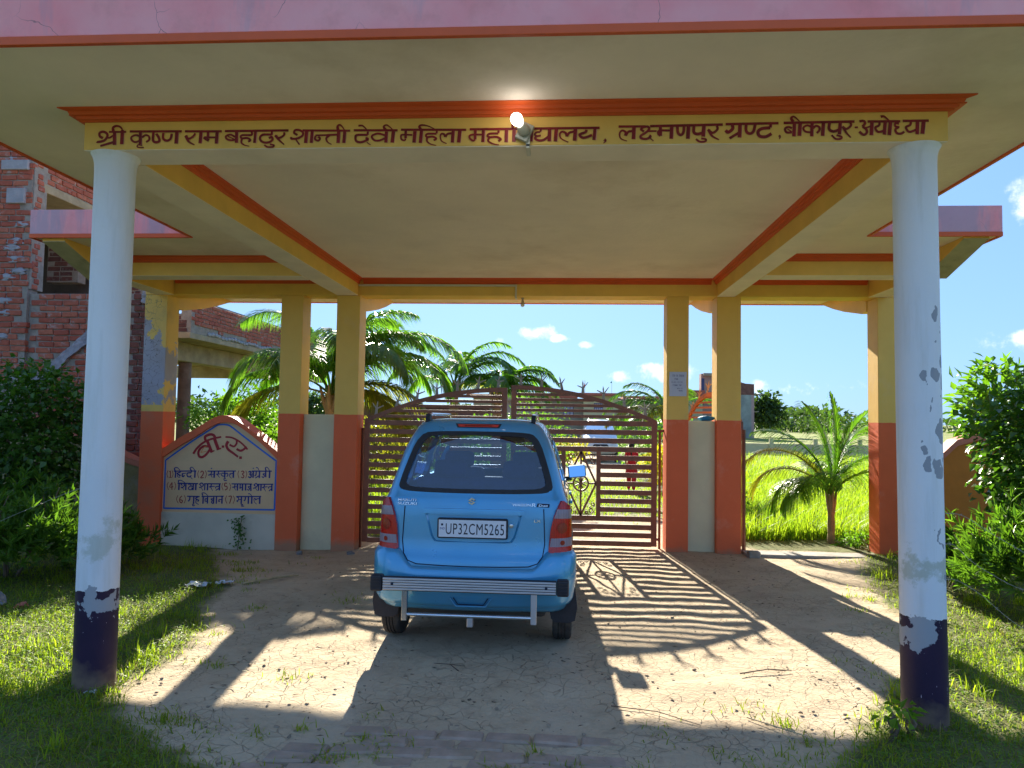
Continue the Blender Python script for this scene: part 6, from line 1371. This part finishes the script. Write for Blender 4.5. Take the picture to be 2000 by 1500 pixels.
W1 = MB().box(2.75, 3.50, Y0-.04, Y0-.001, 2.25, 2.95).build('window', m_win, CB)
for i in range(4):
    for j in range(2): MB().box(2.80+.175*i, 2.935+.175*i, Y0-.06, Y0-.041, 2.31+.33*j, 2.56+.33*j).build('pane', m_wing, W1)
for x in (-5.5, -3, .2, 6.6, 8.6):
    w_ = MB().box(x, x+.9, Y0+1.15, Y0+1.199, 1.9, 2.8).build('window', m_win, CB)
    for i in range(3): MB().box(x+.06+.28*i, x+.27+.28*i, Y0+1.12, Y0+1.149, 1.97, 2.73).build('pane', m_wing, w_)
MB().box(2.2, 3.9, Y0-1.0, Y0-.01, 1.20, 1.42).build('window_hood', M_plain('coral sunshade', (.50, .16, .10), .8, .1, 2, .1), CB)
MB().box(2.5, 4.2, Y0-.03, Y0-.001, -.1, 1.1).build('doorway', m_win, CB)
for x in (-1.5, 6.0): MB().box(x, x+.25, Y0+.4, Y0+.65, -.1, 3.36).build('veranda_post', m_colw, CB)
FL = thing('flag', 'small reddish pennant on a pole on the roof of the cream building', 'flag', (2.05, 62, 3.6))
MB().tube([(2.05, 62, 3.6), (2.05, 62, 4.95)], .015, 6).build('pole', m_twig, FL)
MB().prism([(2.05, 4.80), (2.05, 4.35), (1.78, 4.12), (1.93, 4.42)], 'y', 61.99, 62.01).build('cloth', M_plain('faded red cloth', (.45, .10, .06), .8, .1, 5, 0), FL)
FL2 = thing('flag', 'tiny green flag on a thin pole right of the reddish pennant', 'flag', (4.35, 62, 3.7))
MB().tube([(4.35, 62, 3.7), (4.35, 62, 4.9)], .012, 6).build('pole', m_twig, FL2)
MB().prism([(4.35, 4.9), (4.35, 4.72), (4.20, 4.78)], 'y', 61.99, 62.01).build('cloth', M_plain('green cloth', (.03, .28, .12), .8, .1, 5, 0), FL2)
# stained building with brick top behind the right pillars
GB_ = thing('stained_building', 'tall stained grey plaster building with raw brick top seen between the right pillars', 'building', (15.5, 71, 0))
m_stain = M_plain('stained green grey plaster', (.30, .33, .30), .9, .2, .9, .4, 4, .03, dirt=((.10, .13, .15), .5, .8)); m_fbrk = M_plain('distant dull brick', (.20, .09, .07), .9, .25, 3, .5, 8, .03)
MB().box(14.9, 18.45, 71, 78, -.2, 4.2).build('wall', m_stain, GB_); MB().prism([(14.9, 4.201), (18.72, 4.201), (18.72, 5.25), (17.9, 5.3), (16.3, 5.75), (14.9, 5.9)], 'y', 71, 78).build('brick_parapet', m_fbrk, GB_)
MB().box(18.451, 18.72, 71, 78, -.2, 4.2).build('corner_post', M_plain('pinkish plaster', (.45, .30, .28), .9, .1, 1, .1), GB_)
MB().box(18.73, 19.8, 71.5, 73, 4.25, 4.33).build('ledge', m_ext, GB_); MB().box(18.73, 19.3, 71.5, 73, 2.55, 2.63).build('ledge', m_ext, GB_)
TB = thing('brick_tower', 'far brick stair tower with flat top between the paired right pillars', 'tower', (14, 70, 0))
MB().box(13.45, 14.55, 70, 70.98, -.2, 6.15).build('wall', M_plain('dull pink brick', (.36, .24, .20), .9, .1, 3, .4, 8, .02), TB); MB().box(13.62, 14.56, 69.7, 69.999, 5.95, 6.2).build('top_slab', m_ext, TB)  # tower wall in a softly mottled dull pink
MB().box(13.47, 13.75, 69.97, 69.999, 3.2, 5.7).build('window', m_win, TB)
LB_ = thing('red_roofed_house', 'low house with coral roof band between the paired right pillars', 'house', (11.5, 68, 0))
MB().box(10.6, 13.2, 68, 72, -.2, 3.9).build('wall', m_colw, LB_); MB().box(10.4, 13.35, 67.6, 72, 3.901, 4.45).build('roof', m_rf, LB_)
# brick compound wall and grey shed wall left of centre
BW = thing('compound_wall', 'long brown brick compound wall behind the left gate leaf', 'wall', (-4.6, 25, 0))
MB().box(-8.0, -2.5, 25, 25.2, -.1, 1.92).build('wall_body', m_fbrk, BW); MB().box(-8.05, -2.45, 24.96, 25.24, 1.921, 2.0).build('coping', m_ext, BW)
GW2 = thing('shed', 'grey concrete shed behind the middle of the gate', 'shed', (-1.8, 27, 0))
MB().box(-2.45, -.95, 27, 29.5, -.1, 2.25).build('wall', M_plain('ribbed grey concrete', (.33, .32, .30), .9, .12, 2, .5, 10, .02), GW2); MB().prism([(-2.7, 2.251), (-.7, 2.251), (-1.5, 2.62), (-1.9, 2.62)], 'y', 26.8, 29.6).build('roof', m_ext, GW2)
bw2 = thing('field_wall', 'low pale boundary wall across the far end of the grass field', 'wall', (12, 36, 0))
MB().box(8.0, 24, 36, 36.2, -.1, .55).build('wall_body', M_plain('pale field wall', (.60, .52, .30), .9, .1, 1, .2), bw2)
for i in range(8): MB().box(8.1+2.1*i, 8.3+2.1*i, 35.9, 35.999, -.1, .8).build('wall_pier', m_colw, bw2)
# white car facing the gate
CAR2 = thing('car', 'white parked car seen through the right gate leaf, far behind', 'car', (1.5, 30.2, 0), math.pi)
build_car(CAR2, car_paint('white car paint', (.62, .63, .66), .1), detail=False)
# person in red walking away from the gate
def person():
    T = thing('person', 'person in a red tunic and red trousers walking on the drive behind the gate', 'person', (1.60, 16.3, 0), R(170))
    H_ = 1.06/1.62
    m_skin = M_plain('brown skin', (.22, .11, .06), .6, .08, 20, 0); m_redc = M_plain('red cotton cloth', (.55, .015, .03), .75, .12, 8, .2); m_red2 = M_plain('crimson trouser cloth', (.42, .012, .03), .75, .1, 8, .2); m_hair = M_plain('black hair', (.012, .010, .010), .5, .1, 20, .2)
    J = [(0, 0, .88, .10), (0, 0, 1.08, .105), (0, 0, 1.28, .12), (0, 0, 1.38, .05), (0, -.01, 1.46, .065), (0, -.01, 1.56, .085),
         (.15, 0, 1.30, .045), (.20, .03, 1.08, .035), (.19, -.09, .90, .027), (.19, -.12, .83, .026), (-.15, 0, 1.30, .045), (-.20, -.01, 1.07, .035), (-.14, -.16, .96, .027), (-.10, -.20, .95, .026),
         (.08, 0, .84, .085), (.09, -.08, .48, .06), (.09, .02, .09, .038), (.09, -.10, .03, .03), (-.08, 0, .84, .085), (-.09, .06, .48, .06), (-.09, .20, .12, .038), (-.09, .11, .03, .03)]
    E_ = [(0, 1), (1, 2), (2, 3), (3, 4), (4, 5), (2, 6), (6, 7), (7, 8), (8, 9), (2, 10), (10, 11), (11, 12), (12, 13), (0, 14), (14, 15), (15, 16), (16, 17), (0, 18), (18, 19), (19, 20), (20, 21)]
    me = bpy.data.meshes.new('body'); me.from_pydata([(a*H_, b*H_, c*H_) for a, b, c, r in J], E_, []); o = bpy.data.objects.new('body', me); COL.objects.link(o); o.parent = T
    md = o.modifiers.new('s', 'SKIN'); o.modifiers.new('u', 'SUBSURF').levels = 2; o.modifiers['u'].render_levels = 2
    for i, (a, b, c, r) in enumerate(J): me.skin_vertices[0].data[i].radius = (r*H_, r*H_)
    me.skin_vertices[0].data[0].use_root = True
    dg = bpy.context.evaluated_depsgraph_get(); nm = bpy.data.meshes.new_from_object(o.evaluated_get(dg)); o.modifiers.clear(); o.data = nm; nm.materials.append(m_skin); nm.shade_smooth()
    def loft(rings, name, mat):
        q = MB(); sg = 18
        for (cx, cy, z, rx, ry) in rings:
            for k in range(sg): a = 2*math.pi*k/sg; q.v.append(((cx+rx*math.cos(a)*(1+.05*math.sin(3*a)))*H_, (cy+ry*math.sin(a))*H_, z*H_))
        for i in range(len(rings)-1):
            for k in range(sg): q.f.append((i*sg+k, i*sg+(k+1) % sg, (i+1)*sg+(k+1) % sg, (i+1)*sg+k))
        q.f.append(tuple(range(sg))[::-1]); e = (len(rings)-1)*sg; q.f.append(tuple(range(e, e+sg))); return q.build(name, mat, T, local=True, smooth=60)
    loft([(0, 0, .52, .23, .17), (0, 0, .70, .20, .15), (0, 0, .90, .165, .13), (0, 0, 1.05, .135, .115), (0, 0, 1.22, .17, .125), (0, 0, 1.33, .18, .10), (0, 0, 1.40, .07, .06)], 'tunic', m_redc)
    for sg, ky, fy in ((1, -.08, .02), (-1, .06, .20)):
        loft([(sg*.09, fy, .10, .055, .06), (sg*.09, (ky+fy)/2, .28, .07, .075), (sg*.09, ky, .50, .085, .09), (sg*.08, ky*.4, .72, .10, .11), (sg*.08, 0, .86, .10, .11)], 'trouser_leg', m_red2)
    loft([(.155, 0, 1.33, .065, .065), (.185, .01, 1.20, .062, .062), (.205, .02, 1.07, .055, .055)], 'sleeve', m_redc); loft([(-.155, 0, 1.33, .065, .065), (-.185, 0, 1.20, .062, .062), (-.205, -.01, 1.07, .055, .055)], 'sleeve', m_redc)
    MB().blob((0, .012*H_, 1.575*H_), .098*H_, (1, 1.08, 1.12), 3, .08, 3).build('hair', m_hair, T, local=True, smooth=80)
    MB().tube([(0, .07*H_, 1.52*H_), (0, .10*H_, 1.30*H_), (.01*H_, .10*H_, 1.05*H_)], [.035*H_, .03*H_, .012*H_], 8).build('plait', m_hair, T, local=True, smooth=80)
    MB().blob((0, -.096*H_, 1.55*H_), .014*H_, (1, 1, 1.4), 2, .05, 1).build('nose', m_skin, T, local=True, smooth=80)
    for s_ in (-.032, .032): MB().blob((s_*H_, -.088*H_, 1.575*H_), .010*H_, (1.2, .5, .7), 2, .02, 1).build('eye', m_hair, T, local=True, smooth=80)
    MB().box(-.022*H_, .022*H_, -.094*H_, -.085*H_, 1.512*H_, 1.520*H_).build('mouth', m_red2, T, local=True)
    for s_ in (-1, 1):
        for k in range(4):
            hx, hy, hz = (.19, -.12, .81) if s_ > 0 else (-.10, -.205, .94); a = (k-1.5)*.014
            MB().tube([((hx+a)*H_, hy*H_, hz*H_), ((hx+a*1.2)*H_, (hy-.03)*H_, (hz-.035)*H_), ((hx+a*1.2)*H_, (hy-.035)*H_, (hz-.065+.005*abs(k-1))*H_)], [.009*H_, .008*H_, .006*H_], 5).build('finger', m_skin, T, local=True)
    return T
person()
# ------------------------------------------------------------------ small things near the camera
m_wire = M_plain('galvanised barbed wire', (.36, .33, .28), .5, .15, 30, 0, metal=.3)
def barbed(label, pts, step=.075):
    T = thing('barbed_wire', label, 'wire', pts[0]); P = smooth2x(pts, 8); MB().tube(P, .0017, 5).build('strand', m_wire, T)
    acc = 0; b = MB()
    for i in range(len(P)-1):
        acc += (P[i+1]-P[i]).length
        if acc > step:
            acc = 0; c = P[i]
            for k in range(2):
                d = Vector((random.uniform(-1, 1), random.uniform(-1, 1), random.uniform(-1, 1))).normalized()*.013; b.tube([c-d, c+d], .0012, 4)
    b.build('barb', m_wire, T)['kind'] = 'stuff'; return T
def smooth2x(p, n):
    p = [Vector(q) for q in p]; out = []
    for i in range(len(p)-1):
        a, b_, c, d = [p[max(0, min(len(p)-1, j))] for j in (i-1, i, i+1, i+2)]
        for k in range(n): t = k/n; out.append(.5*((2*b_)+(c-a)*t+(2*a-5*b_+4*c-d)*t*t+(3*b_-a-3*c+d)*t**3))
    out.append(p[-1]); return out
barbed('upper strand of barbed wire running from the right round column across the oleander', [(2.05, 4.14, 1.10), (2.45, 4.6, 1.05), (2.65, 4.6, .93), (2.90, 4.6, .79), (3.3, 4.6, .60)])
barbed('middle strand of barbed wire sagging to the right of the right round column', [(2.05, 4.14, .92), (2.40, 4.6, .87), (2.50, 4.6, .78), (2.62, 4.6, .70), (2.84, 4.6, .60), (3.3, 4.6, .52)])
barbed('lowest strand of barbed wire at the right edge, close to the grass', [(2.05, 4.14, .70), (2.39, 4.6, .66), (2.55, 4.6, .58), (2.80, 4.6, .38), (3.3, 4.6, .12)])
barbed('loose strand of wire in front of the oleander hedge at the left edge', [(-4.9, 6.0, .62), (-4.4, 5.8, .80), (-3.6, 5.2, 1.02), (-2.75, 4.14, 1.10)], .2)
m_stone = M_plain('grey field stone', (.24, .23, .23), .9, .2, 12, .6, 30, .008); m_bchunk = M_plain('broken brick chunk', (.40, .12, .07), .9, .2, 12, .6, 30, .008); m_lit = M_plain('dirty white plastic scrap', (.60, .62, .66), .5, .15, 20, .4)
st_ = [((-4.62, 5.62), .10, m_stone, 'rounded grey stone at the shady foot of the left hedge'), ((-4.33, 5.60), .045, m_bchunk, 'red brick fragment right of the rounded grey stone'), ((-4.95, 5.85), .06, m_stone, 'smaller pale stone left of the rounded grey stone'), ((-2.52, 8.62), .04, m_stone, 'little dark stone at the base of the gate pillar'), ((-3.18, 8.70), .035, m_stone, 'little dark stone below the cream infill wall on the left')]
for i, ((x, y), r_, mt, lb) in enumerate(st_):
    z = float(height(x, y)); tag(MB().blob((x, y, z+r_*.35), r_, (1.25, 1, .75), i+4, .35, 2).build('stone', mt, None, smooth=40), lb, 'stone')
for i, (x, y, s_) in enumerate([(-3.3, 6.45, .10), (-3.12, 6.6, .07), (-2.62, 3.95, .03), (-1.95, 8.4, .045)]):
    q = MB(); n = 7
    for j in range(n):
        for k in range(n): q.v.append((x+(k-3)*s_/3+random.uniform(-.01, .01), y+(j-3)*s_/4+random.uniform(-.01, .01), float(height(x, y))+.02+random.uniform(0, .035)*(s_/.1)))
    for j in range(n-1):
        for k in range(n-1): a = j*n+k; q.f.append((a, a+1, a+n+1, a+n))
    lb = ['crumpled white plastic scrap in the shady grass left of the driveway', 'smaller white plastic scrap next to the larger one in the shady grass', 'tiny white scrap at the foot of the left round column', 'small white scrap near the base of the sign wall'][i]
    tag(q.build('plastic_scrap', m_lit, None, smooth=30), lb, 'litter')
tag(MB().blob((3.35, 5.3, .05), .05, (1.6, .6, .3), 3, .5, 2).build('plastic_scrap', M_plain('teal plastic', (.02, .25, .35), .4, .1, 20, .1), None, smooth=40), 'teal plastic wrapper in the sunny grass at the right edge', 'litter')
m_straw = M_plain('dry straw stalk', (.48, .38, .22), .8, .15, 20, .1); m_stk = M_plain('dark dry twig', (.10, .07, .05), .9, .2, 20, .1)
tw = [((1.02, 4.02), (1.42, 3.55), .0035, m_straw, 'long straw stalk lying near the front of the right side of the driveway'), ((.30, 4.10), (.75, 3.90), .0028, m_stk, 'thin dark twig on the cracked mud left of the long straw stalk'),
      ((1.15, 4.70), (1.50, 4.80), .004, m_stk, 'short forked dark twig on the sunlit mud'), ((-.62, 4.55), (-.80, 4.68), .003, m_stk, 'small dark twig on the sunlit mud left of the car shadow'),
      ((-2.95, 6.6), (-2.6, 7.1), .014, m_straw, 'dry wooden stick at the edge of the grass left of the driveway'), ((-.9, 3.62), (-.72, 3.52), .003, m_straw, 'short straw lying at the edge of the paving')]
for i, (a, b, r_, mt, lb) in enumerate(tw):
    a3 = Vector((a[0], a[1], float(height(*a))+r_+.006)); b3 = Vector((b[0], b[1], float(height(*b))+r_+.004)); mid = a3.lerp(b3, .5)+Vector((.02, .03, .008))
    q = MB().tube([a3, mid, b3], [r_, r_*.9, r_*.5], 6)
    if i in (2, 3): q.tube([mid, mid+Vector((.10, -.05, .01))], [r_*.8, r_*.4], 5)
    tag(q.build('twig', mt, None), lb, 'twig')
# scattered leaf and stalk debris on the mud
n = 900; xs = RNG.uniform(-2.4, 2.2, n); ys = RNG.uniform(3.2, 8.9, n); k = np.array([grassmask(a, b) for a, b in zip(xs, ys)]) < .3; xs, ys = xs[k], ys[k]; n = len(xs)
az = RNG.uniform(0, 6.28, n); D = unit(np.stack([np.cos(az), np.sin(az), RNG.uniform(0, .25, n)], 1)); P = np.stack([xs, ys, height(xs, ys)+.006], 1)
tag(np_obj('leaf_debris', leaves_np(P, D, np.tile([0, 0, 1.], (n, 1)), RNG.uniform(.008, .05, n), RNG.uniform(.003, .008, n)), M_plain('brown dry debris', (.12, .085, .05), .9, .3, 9, 0)), 'bits of dry leaf and straw scattered over the driveway', 'debris', kind='stuff')

pb = MB(); nn = 0
for k in range(420):
    x, y = random.uniform(-2.6, 2.4), random.choice([random.uniform(3.2, 5), random.uniform(3.2, 8.9)])
    if grassmask(x, y) > .6: continue
    pb.blob((x, y, float(height(x, y))+.002), random.uniform(.004, .012), (1.2, 1, .6), k, .4, 1)
tag(pb.build('pebbles', M_plain('earthy pebble', (.30, .23, .16), .9, .3, 12, .4), None, smooth=50), 'small loose pebbles scattered on the muddy driveway', 'pebbles', kind='stuff')
